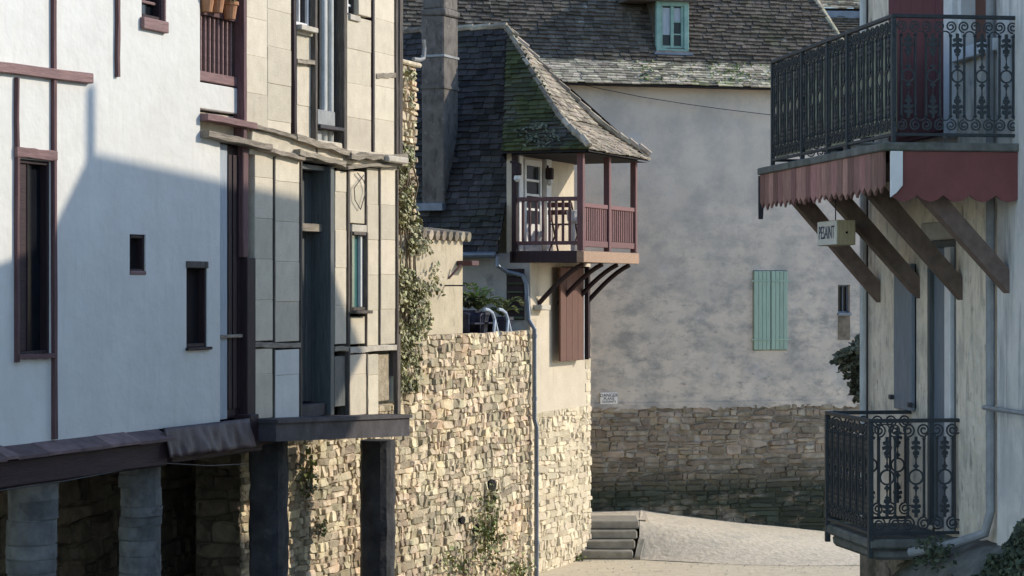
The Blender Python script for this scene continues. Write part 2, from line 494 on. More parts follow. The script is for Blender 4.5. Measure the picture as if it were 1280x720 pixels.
# wall face with openings: front skin + reveals
def wall_faces(mb, u0, u1, z0, z1, holes, w=0.0, depth=0.3):
    us = sorted({u0, u1, *[h[0] for h in holes], *[h[1] for h in holes]})
    zs = sorted({z0, z1, *[h[2] for h in holes], *[h[3] for h in holes]})
    us = [u for u in us if u0 - 1e-6 <= u <= u1 + 1e-6]
    zs = [z for z in zs if z0 - 1e-6 <= z <= z1 + 1e-6]
    for a, b in zip(us, us[1:]):
        for c, d in zip(zs, zs[1:]):
            m, n = (a + b) / 2, (c + d) / 2
            if any(h[0] < m < h[1] and h[2] < n < h[3] for h in holes):
                continue
            mb.poly([(a, -w, c), (b, -w, c), (b, -w, d), (a, -w, d)], .5)
    for a, b, c, d in holes:
        i = -w + depth
        mb.poly([(a, -w, c), (a, i, c), (a, i, d), (a, -w, d)], .5)
        mb.poly([(b, -w, c), (b, i, c), (b, i, d), (b, -w, d)], .5)
        mb.poly([(a, -w, c), (b, -w, c), (b, i, c), (a, i, c)], .5)
        mb.poly([(a, -w, d), (b, -w, d), (b, i, d), (a, i, d)], .5)
    return mb


# rubble masonry: irregular cells, each a domed stone
def cells(u0, u1, z0, z1, su, sz, jit=.32):
    """roughly coursed rubble: wavy bands of uneven height, broken into blocks, some blocks split again"""
    of = random.uniform(0, 50)
    res = []
    wav = lambda u, k: .55 * sz * noise.noise(Vector((u * .9 + of, k * 2.7, 0))) + .45 * sz * noise.noise(Vector((u * 3 + of, k * 1.3, 5)))
    z, k = z0, 0
    while z < z1 - .02:
        h = sz * random.choice((.6, .8, 1.0, 1.15, 1.45, 2.1))
        if z + h > z1 - sz * .5:
            h = z1 - z
        lo = lambda u, z=z, k=k: z + (wav(u, k) if z > z0 else 0)
        hi = lambda u, z=z, h=h, k=k: z + h + (wav(u, k + 1) if z + h < z1 - .01 else 0)
        u = u0
        while u < u1 - .01:
            wd = su * random.uniform(.45, 1.0) * random.choice((.55, .8, 1, 1, 1.5, 2.0))
            if u + wd > u1 - su * .35:
                wd = u1 - u
            a, b = u, u + wd
            t0, t1 = (random.uniform(-jit, jit) * sz * .5 if a > u0 else 0), (random.uniform(-jit, jit) * sz * .5 if b < u1 else 0)
            cuts = [0, 1]
            if h > sz * 1.6 or (h > sz * 1.25 and random.random() < .45):
                cuts = [0, random.uniform(.38, .62), 1]
            for f0, f1 in zip(cuts, cuts[1:]):
                mixz = lambda uu, f: lo(uu) * (1 - f) + hi(uu) * f
                t = random.uniform(-.12, .12)
                m = (a + b) / 2 + random.uniform(-.2, .2) * wd
                P = [(a - t0 * (f0 - .5), mixz(a, f0)), (m, mixz(m, f0) + random.uniform(-.018, .012)), (b - t1 * (f0 - .5), mixz(b, f0)),
                     (b - t1 * (f1 - .5) + random.uniform(-.02, .012), mixz(b, f1) + random.uniform(-.012, .008)), (m, mixz(m, f1) + random.uniform(-.012, .018)), (a - t0 * (f1 - .5) + random.uniform(-.012, .02), mixz(a, f1) + random.uniform(-.012, .008))]
                res.append(P)
            u += wd
        z += h
        k += 1
    return res


def stone(mb, P, w, out, gap, dome=.5):
    cu = sum(p[0] for p in P) / len(P)
    cz = sum(p[1] for p in P) / len(P)

    def inset(g):
        hu = (max(p[0] for p in P) - min(p[0] for p in P)) / 2
        hz = (max(p[1] for p in P) - min(p[1] for p in P)) / 2
        fu, fz = max(.4, 1 - g / hu), max(.4, 1 - g / hz)
        return [(cu + (p[0] - cu) * fu, cz + (p[1] - cz) * fz) for p in P]
    # cut the corners so that a stone is rounded
    a = inset(gap)
    n = len(a)
    R = []
    for i in range(n):
        p, q, r = a[i - 1], a[i], a[(i + 1) % n]
        R.append((q[0] * .86 + p[0] * .14, q[1] * .86 + p[1] * .14))
        R.append((q[0] * .86 + r[0] * .14, q[1] * .86 + r[1] * .14))
    n = len(R)
    tu, tz = random.uniform(-.18, .18), random.uniform(-.2, .2)
    o = out * random.uniform(.3, 1.5)
    back = [(p[0], -w + .04, p[1]) for p in R]
    mid = [(p[0], -(w + o * .6 + random.uniform(-.004, .004)), p[1]) for p in R]
    fr_ = [(cu + (p[0] - cu) * .84, -(w + o + tu * (p[0] - cu) + tz * (p[1] - cz) + random.uniform(-.005, .005)), cz + (p[1] - cz) * .80) for p in R]
    F = [[i, (i + 1) % n, n + (i + 1) % n, n + i] for i in range(n)]
    F += [[n + i, n + (i + 1) % n, 2 * n + (i + 1) % n, 2 * n + i] for i in range(n)]
    F.append([2 * n + i for i in range(n)])
    mb.add(back + mid + fr_, F)


def masonry(fr, parent, polys, w, out, gap, m, limit, order, name='stone'):
    polys = sorted(polys, key=order)
    for P in polys[:limit]:
        b = MB()
        stone(b, P, w, out, gap)
        b.obj(name, m, fr, parent)
    if polys[limit:]:
        b = MB()
        for P in polys[limit:]:
            stone(b, P, w, out, gap)
        b.obj('small_stones', m, fr, parent, kind='stuff')


def centre(P):
    return sum(p[0] for p in P) / len(P), sum(p[1] for p in P) / len(P)


# tile roof patch. prof: [(run, z), ...] from the eave inwards; lim(r) -> (a0, a1); put(a, r, z) -> local xyz
def tiles(mb, prof, lim, put, tw=.17, ex=.095, th=.022, jit=1.0):
    th *= 1.5
    segs = []
    for (r0, z0), (r1, z1) in zip(prof, prof[1:]):
        segs.append((math.hypot(r1 - r0, z1 - z0), r0, z0, r1, z1))
    L = sum(x[0] for x in segs)

    def at(s):
        for (l, r0, z0, r1, z1) in segs:
            if s <= l or (l, r0, z0, r1, z1) == segs[-1]:
                return r0 + (r1 - r0) * s / l, z0 + (z1 - z0) * s / l, (r1 - r0) / l, (z1 - z0) / l
            s -= l
    s = 0.0
    row = 0
    while s < L - ex * .3:
        r, z, cr, cz = at(s)
        a0, a1 = lim(r)
        a = a0 - (tw / 2 if row % 2 else 0) - random.uniform(0, .05)
        sag = lambda a_: .012 * noise.noise(Vector((a_ * .9, row * .18, 4.0)))
        while a < a1:
            wd = tw * random.uniform(.8, 1.2)
            x0, x1 = max(a + .004, a0), min(a + wd - .004, a1)
            a += wd
            if x1 - x0 < .03:
                continue
            t = th * random.uniform(.7, 1.5) * jit
            ds = random.uniform(-.014, .014) * jit
            lift = random.uniform(0, .006) + sag(x0)
            ln = ex * 1.45
            pts = []
            for (xs, sl, h) in ((x0, ds, 0), (x1, ds + random.uniform(-.006, .006), 0), (x1, ds, t), (x0, ds, t), (x0, ln, -.004), (x1, ln, -.004)):
                rr, zz = r + cr * sl - cz * (h + lift), z + cz * sl + cr * (h + lift)
                pts.append(put(xs, rr, zz))
            mb.add(pts, [(0, 1, 2, 3), (3, 2, 5, 4), (0, 3, 4), (1, 5, 2)])
        s += ex * random.uniform(.94, 1.06)
        row += 1


# leaf-sized folded faces
def leaf(mb, p, size, nrm=None, rnd=None):
    n = Vector((random.gauss(0, 1), random.gauss(0, 1), random.gauss(0, 1)))
    if nrm is not None:
        n = n * .55 + Vector(nrm)
    n.normalize()
    x = n.cross(Vector((random.gauss(0, 1), random.gauss(0, 1), random.gauss(0, 1)))).normalized()
    y = n.cross(x)
    p = Vector(p)
    l, b = size * random.uniform(.7, 1.3), size * random.uniform(.35, .55)
    mb.add([p - x * l * .5, p + y * b - n * b * .3, p + x * l * .5, p - y * b - n * b * .3], [(0, 1, 2), (0, 2, 3)], rnd)


def text_obj(body, size, m, fr, parent, u, w, z, name='lettering', stretch=1.0):
    cu = bpy.data.curves.new(name, 'FONT')
    cu.body = body
    cu.size = size
    cu.align_x = 'CENTER'
    cu.align_y = 'CENTER'
    cu.extrude = .001
    cu.resolution_u = 2
    cu.materials.append(M[m])
    tmp = bpy.data.objects.new('tmp', cu)
    COL.objects.link(tmp)
    dg = bpy.context.evaluated_depsgraph_get()
    me = bpy.data.meshes.new_from_object(tmp.evaluated_get(dg))
    bpy.data.objects.remove(tmp)
    o = bpy.data.objects.new(name, me)
    COL.objects.link(o)
    o.parent = parent
    off = getattr(fr, 'off', (0, 0))
    o.location = (u - off[0], -w + off[1], z - fr.base)
    o.rotation_euler = (math.pi / 2, 0, 0)
    o.scale = (stretch, 1, 1)
    return o


# ================================================================== ground and water
GZ = -4.62
b = MB()
for (x0, x1, y0, y1) in ((-400, -8.5, -300, 33.2), (7.0, 400, -300, 33.2), (-400, 400, 33.2, 900)):
    b.poly([(x0, y0, GZ), (x1, y0, GZ), (x1, y1, GZ), (x0, y1, GZ)])
b.poly([(-8.5, 33.2, GZ), (7, 33.2, GZ), (7, 33.2, -8), (-8.5, 33.2, -8)])
b.poly([(-8.5, -300, GZ), (-8.5, 33.2, GZ), (-8.5, 33.2, -8), (-8.5, -300, -8)])
b.poly([(7, -300, GZ), (7, 33.2, GZ), (7, 33.2, -8), (7, -300, -8)])
structure('ground', 'sand', b)
b = MB()
b.poly([(-8.5, -300, -6.9), (7, -300, -6.9), (7, 33.2, -6.9), (-8.5, 33.2, -6.9)])
structure('river_water', 'water', b)


# ================================================================== white timbered house on the left
LH = Frame('white_house', -4.7, 20.0, .373, .928, -7.0, 'white plastered timber-framed house standing on stone columns over the river', 'house')
U, Z, R_ = LH.U, LH.Z, LH.rect
uA, uB = U(275), U(250)            # end of the white wall, below and above the ledge
uC = U(303)                        # start of the beige house above
uC2 = U(318)
zb = Z(130, 544)
zl = Z(262, 171)
h_tall = R_(21, 200, 63, 444)
h_top = (U(177), U(203), Z(190, 24), Z(190, -60))
h_s1 = R_(162, 293, 182, 341)
h_s2 = R_(233, 328, 259, 434)
b = MB()
wall_faces(b, -5.0, uB, zl, 4.4, [h_top], depth=.28)
wall_faces(b, -5.0, uA, zb, zl, [h_tall, h_s1, h_s2], depth=.28)
b.poly([(uA, 0, zb), (uA, .45, zb), (uA, .45, zl), (uA, 0, zl)], .5)
b.poly([(uB, 0, zl), (uB, .45, zl), (uB, .45, 4.4), (uB, 0, 4.4)], .5)
b.poly([(uB, 0, zl), (uA, 0, zl), (uA, .45, zl), (uB, .45, zl)], .5)
b.poly([(-5, 0, zb), (-5, 6, zb), (-5, 6, 4.4), (-5, 0, 4.4)], .5)
b.obj('wall', 'plaster_white', LH)
part(LH, 'floor', 'timber_darkh', (-5, uC2, -6, -.02, -1.62, -1.5))
part(LH, 'inner_wall', 'void', (-4.9, uC2, -6, -.55, -1.48, 4.3), c=0)
b = MB()
b.prism([(-5.4, 4.4), (uC, 4.4), (uC, 4.55), (-5.4, 4.55)], -6.2, .35)
b.add([(-5.4, -.35, 4.552), (uC, -.35, 4.552), (uC, 3, 6.6), (-5.4, 3, 6.6), (-5.4, 6.2, 4.552), (uC, 6.2, 4.552)], [(0, 1, 2, 3), (3, 2, 5, 4), (0, 3, 4), (1, 5, 2)])
b.obj('roof', 'tile_lit', LH)


def beam_px(fr, name, m, x0, y0, x1, y1, a, w=.01, d=.06, n=7, amp=.006, parent=None):
    mb = MB()
    mb.beam((fr.U(x0), w, fr.Z(x0, y0)), (fr.U(x1), w, fr.Z(x1, y1)), a, d, n, amp)
    return mb.obj(name, m, fr, parent)


beam_px(LH, 'post', 'timber_red', 65, -70, 66, 549, .055)
beam_px(LH, 'post', 'timber_red', 145, -70, 145, 96, .05)
beam_px(LH, 'post', 'timber_red', 19, 97, 19, 453, .04)
beam_px(LH, 'beam', 'timber_pink', -150, 66, 110, 99, .10, w=.018, d=.09)
beam_px(LH, 'lintel', 'timber_pink', 17, 190, 67, 195, .095, w=.014)
beam_px(LH, 'sill', 'timber_red', 19, 446, 66, 445, .045, w=.02)
# windows
for k, (h, sill) in enumerate(((h_tall, 0), (h_top, 1), (h_s1, 1), (h_s2, 1))):
    a, b_, c, d = h
    wd = part(LH, 'window', 'timber_dark', (a, a + .035, -.12, -.012, c, d), (b_ - .035, b_, -.12, -.012, c, d), (a + .035, b_ - .035, -.12, -.012, d - .04, d), (a + .035, b_ - .035, -.12, -.012, c, c + .04))
    if k == 0:
        m1 = a + (b_ - a) * .36
        part(LH, 'pane', 'glass', (m1 + .02, b_ - .036, -.1, -.09, c + .041, d - .041), parent=wd, c=0)
        part(LH, 'shutter', 'timber_darkh', (a + .036, m1, -.07, -.03, c + .041, d - .041), parent=wd)
        part(LH, 'mullion', 'timber_dark', (m1 + .001, m1 + .019, -.08, -.02, c + .041, d - .041), parent=wd)
    else:
        part(LH, 'pane', 'glass' if k == 1 else 'void', (a + .036, b_ - .036, -.1, -.09, c + .041, d - .041), parent=wd, c=0)  # small windows are unglazed: black sheet paints their unlit inside
    if k == 1:
        part(LH, 'sill', 'timber_pink', (a - .03, b_ + .05, -.06, .05, c - .12, c - .003), parent=wd)
        part(LH, 'jamb', 'timber_pink', (b_ - .002, b_ + .03, -.06, .03, c, d), parent=wd)
        part(LH, 'bar', 'timber_pink', (a + .04, b_ - .04, -.08, -.05, c + .16, c + .19), parent=wd)
    if k == 2:
        part(LH, 'sill', 'timber_pink', (a + .002, b_ - .002, -.09, .012, c - .02, c + .02), parent=wd)
    if k == 3:
        part(LH, 'lintel', 'timber_oldv', (a - .01, b_ + .01, -.08, .014, d - .06, d + .012), parent=wd)
        part(LH, 'sill', 'timber_dark', (a - .02, b_ + .05, -.06, .04, c - .03, c), parent=wd)
# recessed bay between the white wall and the beige house: loggia above, door below
uD = U(297)
lz0, lz1 = Z(275, 100), Z(275, 8)
part(LH, 'parapet', 'plaster_white', (uB + .003, uC - .05, -.2, -.03, Z(275, 139), Z(275, 106)), c=.012)
rail = part(LH, 'loggia_railing', 'timber_pink', (uB + .004, uC - .06, -.13, -.03, Z(275, 104), Z(275, 92)))
part(LH, 'handrail', 'timber_red', (uB + .004, uC - .06, -.13, -.03, Z(275, 22), Z(275, 14)), parent=rail)
nb = 9
ref = None
for i in range(nb):
    uu = uB + .05 + (uC - .12 - uB - .05) * i / (nb - 1)
    if ref is None:
        ref = part(LH, 'baluster', 'timber_pink', (uB + .034, uB + .066, -.1, -.065, Z(275, 92), Z(275, 22)), parent=rail)
    else:
        copy_part(ref, uu - uB - .05, parent=rail)
mb = MB()
mb.beam((uC - .03, -.01, Z(300, 180)), (uC - .03, -.01, 4.3), .075, .13, 9, .007)
mb.obj('corner_post', 'timber_red', LH)
beam_px(LH, 'ledge_beam', 'timber_pink', 250, 146, 312, 158, .075, w=.02, d=.16)
beam_px(LH, 'ledge_beam', 'timber_old', 250, 167, 330, 185, .075, w=.03, d=.16)
part(LH, 'rubble_infill', 'joint', (uB, U(309), -.3, -.08, Z(280, 176), Z(280, 142)), jit=.01)
# door bay below
dz0, dz1 = zb + .02, Z(296, 182)
part(LH, 'curtain_strip', 'curtain_and_sky', (uA + .004, U(287), -.05, -.03, dz0, dz1), c=.003)
dr = part(LH, 'door', 'timber_dark', (U(287) + .002, U(306), -.12, -.07, dz0, dz1))
part(LH, 'rail', 'timber_old', (uA + .02, U(304) - .01, -.029, -.0, Z(296, 422), Z(296, 418)), parent=dr, c=.004)
for px in (291, 297, 303):
    part(LH, 'panel_board', 'timber_dark', (U(px), U(px + 4.5), -.069, -.055, dz0 + .1, dz1 - .1), parent=dr, c=.004)
part(LH, 'door_post', 'timber_red', (U(304), U(311), -.2, .0, Z(308, 322), dz1 + .05), c=.01)
part(LH, 'door_screen', 'timber_dark', (U(307), U(318), -.2, .02, zb - .05, Z(308, 322)), c=.01)
# eave of cover tiles, beam and crumpled sheet along the foot of the wall
fz = lambda px, py: Z(px, py, .1)
xs = [-40, -3, 12, 51, 91, 128, 165, 206]
for x0, x1 in zip(xs, xs[1:]):
    a, b_ = U(x0, .1), U(x1, .1)
    t0 = zb + random.uniform(-.012, .006)
    mb = MB()
    mb.add([(a, .0, t0 + .01), (b_ + .012, .0, t0 + .01), (b_ + .012, -.2, t0 - .075), (a, -.2, t0 - .075), (a, .0, t0 - .02), (b_ + .012, .0, t0 - .02), (b_ + .012, -.2, t0 - .105), (a, -.2, t0 - .105)],
           [(0, 1, 2, 3), (4, 7, 6, 5), (0, 3, 7, 4), (1, 5, 6, 2), (3, 2, 6, 7), (0, 4, 5, 1)])
    mb.obj('cover_tile', 'cover_tile', LH)
mb = MB()
mb.beam((-4.8, .03, zb - .235), (U(206, .1), .03, zb - .235), .27, .2, 10, .006)
mb.obj('bressumer', 'timber_darkh', LH)
mb = MB()
a, b_ = U(204, .12), U(311, .12)
nu, nz = 44, 7
pts, F = [], []
for j in range(nz + 1):
    for i in range(nu + 1):
        f, g = i / nu, j / nz
        fold = noise.noise(Vector((f * 9, g * .8, 1))) * .05 + noise.noise(Vector((f * 22, g * 2, 5))) * .022
        pts.append((a + (b_ - a) * f, -(.12 + (fold + .03) * (.25 + g) + .05 * g), zb + .02 - g * (.31 + .04 * noise.noise(Vector((f * 6, 0, 2))))))
for j in range(nz):
    for i in range(nu):
        k = j * (nu + 1) + i
        F.append((k, k + 1, k + nu + 2, k + nu + 1))
mb.add(pts, F)
o = mb.obj('crumpled_sheet', 'tarp', LH, smooth=True)
sol = o.modifiers.new('solid', 'SOLIDIFY')
sol.thickness = .008
part(LH, 'trimmer', 'timber_darkh', (U(206, .0), uC2 + .02, -.15, .09, zb - .36, zb - .02))


def column(fr, px, r, z0, z1, m, drums, jit=.05, w=-.2):
    cu = LH.U(px, w)
    mb = MB()
    n = 14
    prof = [(r * .955, z1 - (z1 - z0) * k / 40) for k in range(41)][::-1]
    mb.lathe(cu, w, prof, n, jit=.012)
    o = mb.obj('column', m, fr)
    z = z1
    while z > z0:
        h = (z1 - z0) / drums * random.uniform(.6, 1.4)
        q = MB()
        rr = r * random.uniform(.985, 1.03)
        ofx, ofy = random.uniform(-.012, .012), random.uniform(-.012, .012)
        chip = [1 - (random.uniform(.02, .09) if random.random() < .16 else random.uniform(0, .02)) for _ in range(n)]
        pts, F = [], []
        zz = (z - h + .004, z - h + .014, z - h * .5, z - .012, z - .003)
        for k, z_ in enumerate(zz):
            f = (.985, 1, 1, 1, .98)[k]
            for jn in range(n):
                an = 2 * math.pi * jn / n
                c_ = chip[jn] * f * (1 + random.uniform(-jit, jit) * .3)
                pts.append((cu + ofx + rr * c_ * math.cos(an), -w + ofy + rr * c_ * math.sin(an), z_ + (random.uniform(-.006, .006) if k in (0, 4) else 0)))
        for k in range(4):
            for jn in range(n):
                F.append([k * n + jn, k * n + (jn + 1) % n, (k + 1) * n + (jn + 1) % n, (k + 1) * n + jn])
        F.append(list(range(n - 1, -1, -1)))
        F.append([4 * n + jn for jn in range(n)])
        q.add(pts, F)
        q.obj('stone_drum', m, fr, o)
        z -= h
    return o


def pier(fr, px, r, z0, z1, m, w=-.2):
    """plain dark square-ish pier with rough faces"""
    cu = LH.U(px, w)
    mb = MB()
    pts, F = [], []
    n, kz = 16, 60
    of = random.uniform(0, 40)
    for k in range(kz + 1):
        z_ = z0 + (z1 - z0) * k / kz
        for jn in range(n):
            an = 2 * math.pi * (jn + .5) / n
            c_, s_ = math.cos(an), math.sin(an)
            e = 1 / max(abs(c_), abs(s_))
            rr = r * 1.05 * min(e, 1.13) * (1 + .075 * noise.noise(Vector((c_ * 2 + of, s_ * 2, z_ * 5))) + .05 * noise.noise(Vector((c_ * 5 + of, s_ * 5, z_ * 14))))
            pts.append((cu + rr * c_, -w + rr * s_, z_))
    for k in range(kz):
        for jn in range(n):
            F.append([k * n + jn, k * n + (jn + 1) % n, (k + 1) * n + (jn + 1) % n, (k + 1) * n + jn])
    F.append([kz * n + jn for jn in range(n)])
    mb.add(pts, F)
    return mb.obj('column', m, fr)


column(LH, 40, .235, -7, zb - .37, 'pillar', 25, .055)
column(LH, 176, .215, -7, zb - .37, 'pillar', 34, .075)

# ================================================================== beige house next to it
BH = Frame('beige_house', *LH.world(uC, 0, 0).xy, .373, .928, -7.0, 'half-timbered house with beige block panels and weathered beams over the river', 'house')
BH.off = (uC, 0)
u_end = U(499)
ul = [U(x) for x in (303, 365)]
zt = 4.6
zu = Z(400, 178)            # underside of the upper blocks / top of the ledge
B0 = LH                     # pixel helper, same axes


def blocks(x0, x1, y0, y1, w=0.0, hb=.40, wb=.30, m='block'):
    """block panel between pixel bounds; each block is a part"""
    a, b_ = U(x0, w), U(x1, w)
    z0, z1 = (Z((x0 + x1) / 2, y1, w), Z((x0 + x1) / 2, y0, w)) if y0 is not None else (0, 0)
    part(BH, 'panel_backing', 'joint', (a, b_, w - .12, w - .006, z0, z1), c=0)
    n = max(1, round((b_ - a) / wb))
    nz = max(1, round((z1 - z0) / hb))
    for i in range(n):
        zz = z0
        off = (i % 2) * .35 * hb
        cuts = [z0] + [z0 + off + hb * k for k in range(1 if off < .05 else 0, nz + 1) if z0 + .06 < z0 + off + hb * k < z1 - .06] + [z1]
        for c0, c1 in zip(cuts, cuts[1:]):
            part(BH, 'block', m, (a + (b_ - a) * i / n + .002, a + (b_ - a) * (i + 1) / n - .002, w - .05, w + random.uniform(-.003, .003), c0 + .002, c1 - .002), c=.004)


blocks(303.5, 364, -90, 166, 0, .42, .68)
blocks(371, 392.5, 45, 186, -.05, .5, .5)
blocks(371.5, 392, 36, 44, -.02, .5, .5)
blocks(433.5, 464, 22, 191, 0, .42, 1)
blocks(448.5, 464, -90, 20, 0, .42, .3)
blocks(468.5, 493, -90, 192, 0, .42, 1)
blocks(318.5, 341, 190, 426, 0, .46, .5)
blocks(344, 374, 196, 427, 0, .46, .5)
blocks(319, 341, 436, 523, 0, .5, .5)
blocks(344, 374, 437, 523, .004, .5, .5, 'plaster_white')
blocks(419, 433, 214, 430, 0, .46, .5)
blocks(438, 456, 214, 279, 0, .46, .5)
blocks(459, 473, 210, 432, 0, .44, .5)
blocks(476, 494, 209, 430, 0, .44, .5)
blocks(438, 456, 396, 430, 0, .46, .5)
blocks(437, 458, 443, 519, 0, .5, .5)
blocks(460, 473, 443, 519, 0, .5, .5)
part(BH, 'core', 'void', (uC + .1, u_end - .06, -6, -.5, zb, zt), c=0)
part(BH, 'end_wall', 'block', (u_end - .05, u_end, -6, -.06, zb, zt), c=0)
mb = MB()
mb.add([(uC, -.35, zt), (u_end + .3, -.35, zt), (u_end + .3, 3, 6.7), (uC, 3, 6.7), (uC, 6.2, zt), (u_end + .3, 6.2, zt)], [(0, 1, 2, 3), (3, 2, 5, 4), (0, 3, 4), (1, 5, 2), (0, 4, 5, 1)])
mb.obj('roof', 'tile_lit', BH)


def bpost(name, m, x0, y0, x1, y1, a, w=.0, d=.1, n=8, amp=.006):
    mb = MB()
    if 'ledge' in name:
        w, a = w - .03, a * .78
    else:
        w, a = .012 - d / 2, a * .8
    mb.beam((U(x0), w, Z(x0, y0)), (U(x1), w, Z(x1, y1)), a, d, n, amp)
    return mb.obj(name, m, BH)


bpost('post', 'timber_dark', 367, -70, 369, 170, .085, w=-.01)
bpost('post', 'timber_oldv', 394.5, -70, 394.5, 192, .07, w=-.02, d=.14)
bpost('post', 'timber_dark', 466, -70, 466, 196, .06)
bpost('corner_post', 'timber_oldv', 495, -70, 496, 195, .09, d=.14)
bpost('corner_post', 'timber_oldv', 501, -70, 500.5, 192, .13, w=-.02, d=.14)
bpost('ledge_beam', 'timber_old', 303, 156, 366, 172, .06, w=.03, d=.16, amp=.012)
bpost('ledge_beam', 'timber_old', 312, 184, 374, 198, .07, w=.03, d=.16, amp=.012)
bpost('ledge_beam', 'timber_old', 364, 172, 432, 192, .10, w=.03, d=.18, amp=.014)
bpost('ledge_beam', 'timber_old', 366, 190, 424, 206, .09, w=.035, d=.18, amp=.012)
bpost('ledge_beam', 'timber_old', 430, 196, 501, 197, .10, w=.035, d=.2, amp=.014)
bpost('ledge_beam', 'timber_old', 428, 209, 500, 205, .06, w=.03, d=.16, amp=.012)
part(BH, 'ledge_stone', 'pale_stone', (U(472), U(497), -.02, .16, Z(485, 204), Z(485, 196)), c=.015, jit=.006)
part(BH, 'ledge_infill', 'joint', (U(312), U(428), -.2, .015, Z(370, 199), Z(370, 172)), c=.01, jit=.015)
part(BH, 'ledge_infill', 'joint', (U(428), U(498), -.2, .012, Z(465, 210), Z(465, 190)), c=.01, jit=.012)
bpost('rail_beam', 'timber_old', 470, 95, 494, 94, .085, w=.005, d=.12)
bpost('rail_beam', 'timber_old', 371, 76, 393, 78, .07, w=.01, d=.12)
# narrow window at the top between posts
a, b_, c, d = U(372), U(392), Z(382, 33), Z(382, -60)
wd = part(BH, 'window', 'white_paint', (a, a + .05, -.12, -.06, c, d), (b_ - .04, b_, -.12, -.06, c, d), (a + .05, b_ - .04, -.12, -.06, c, c + .05), (a + .15, a + .18, -.12, -.06, c + .05, d))
part(BH, 'pane', 'glass', (a + .051, b_ - .041, -.1, -.095, c + .05, d), parent=wd, c=0)
part(BH, 'sill', 'pale_stone', (a - .01, b_ + .01, -.06, .06, c - .06, c), parent=wd)
# deep shaft with waste pipes
sh = part(BH, 'shaft', 'timber_oldv', (U(396), U(398), -.35, -.01, Z(410, 190), zt), (U(428.5), U(432.5), -.45, .02, Z(430, 192), zt))
part(BH, 'back_boards', 'timber_oldv', (U(396.5), U(432), -.5, -.42, Z(410, 196), zt), parent=sh)
for px, r in ((404, .05), (413, .04)):
    mb = MB()
    mb.tube([(U(px, -.12), -.12, Z(px, 140, -.12)), (U(px, -.12), -.12, 1.5), (U(px, -.12), -.12, zt)], r, 10)
    mb.obj('waste_pipe', 'pipe_white', BH, smooth=False)
part(BH, 'hopper', 'pipe_pale', (U(399, 0), U(421, 0), -.2, -.02, Z(410, 157), Z(410, 138)), c=.01)
part(BH, 'hopper_lid', 'ledge_grey', (U(397, 0), U(427, 0), -.25, .04, Z(410, 162), Z(410, 157.5)), c=.006)
part(BH, 'hopper_foot', 'pipe_pale', (U(400, 0), U(408, 0), -.2, -.06, Z(405, 180), Z(405, 162.5)), c=.006)
# small window top right
a, b_, c, d = U(436), U(448), Z(442, 19), Z(442, -60)
wd = part(BH, 'window', 'timber_oldv', (a, a + .02, -.14, -.06, c, d), (b_ - .02, b_, -.14, -.06, c, d), (a + .02, b_ - .02, -.14, -.06, c, c + .03))
part(BH, 'pane', 'glass', (a + .021, b_ - .021, -.12, -.115, c, d), parent=wd, c=0)
part(BH, 'bar', 'white_paint', (a + .021, b_ - .021, -.11, -.09, Z(442, 7), Z(442, 4)), (a + .1, a + .13, -.085, -.07, c, d), parent=wd, c=.003)
part(BH, 'sill', 'pale_stone', (a - .01, b_ + .01, -.14, .03, c - .07, c), parent=wd)
# lower timbers
bpost('post', 'timber_oldv', 342.5, 190, 342.5, 524, .03)
bpost('post', 'timber_oldv', 376, 200, 376, 524, .05, w=.01, d=.14)
bpost('post', 'timber_oldv', 435, 210, 436, 522, .065, w=.015, d=.16)
bpost('post', 'timber_oldv', 457.5, 208, 458, 436, .03, w=.0)
bpost('post', 'timber_oldv', 474.5, 208, 474.5, 432, .035, w=.0)
bpost('post', 'timber_oldv', 458.5, 442, 459, 520, .04, w=.0)
bpost('corner_post', 'timber_oldv', 496.5, 206, 496.5, 470, .06, w=.0, d=.12)
bpost('corner_board', 'timber_oldv', 498, 418, 498, 520, .11, w=.03, d=.06)
bpost('rail_beam', 'timber_old', 317, 431, 375, 432, .075, w=.012, d=.12)
bpost('rail_beam', 'timber_old', 418, 436, 436, 436, .075, w=.012, d=.12)
bpost('rail_beam', 'pale_stone', 437, 438, 495, 434, .095, w=.016, d=.13)
# tall blue-grey shutter door in a deep recess
a, b_, c, d = U(377.5), U(417), Z(396, 521), Z(396, 206)
dr = part(BH, 'door', 'door_blue', (a, a + .05, -.3, -.02, c, d), (b_ - .10, b_, -.32, .01, c, d), (a + .05, b_ - .1, -.3, -.05, d - .06, d))
m1 = U(395)
for (s0, s1) in ((a + .052, a + .30), (a + .31, a + .56), (a + .57, b_ - .105)):
    part(BH, 'door_board', 'door_blue', (s0, s1, -.27, -.24 + random.uniform(-.01, .01), c + .16, d - .07), parent=dr, c=.012)
part(BH, 'transom', 'timber_old', (a + .03, b_ - .1, -.26, -.1, Z(392, 289), Z(392, 279)), parent=dr)
part(BH, 'sill', 'ledge_grey', (a + .04, b_ - .1, -.28, -.04, c, c + .15), parent=dr)
part(BH, 'handle', 'iron', (m1, m1 + .02, -.23, -.17, Z(395, 410), Z(395, 396)), parent=dr)
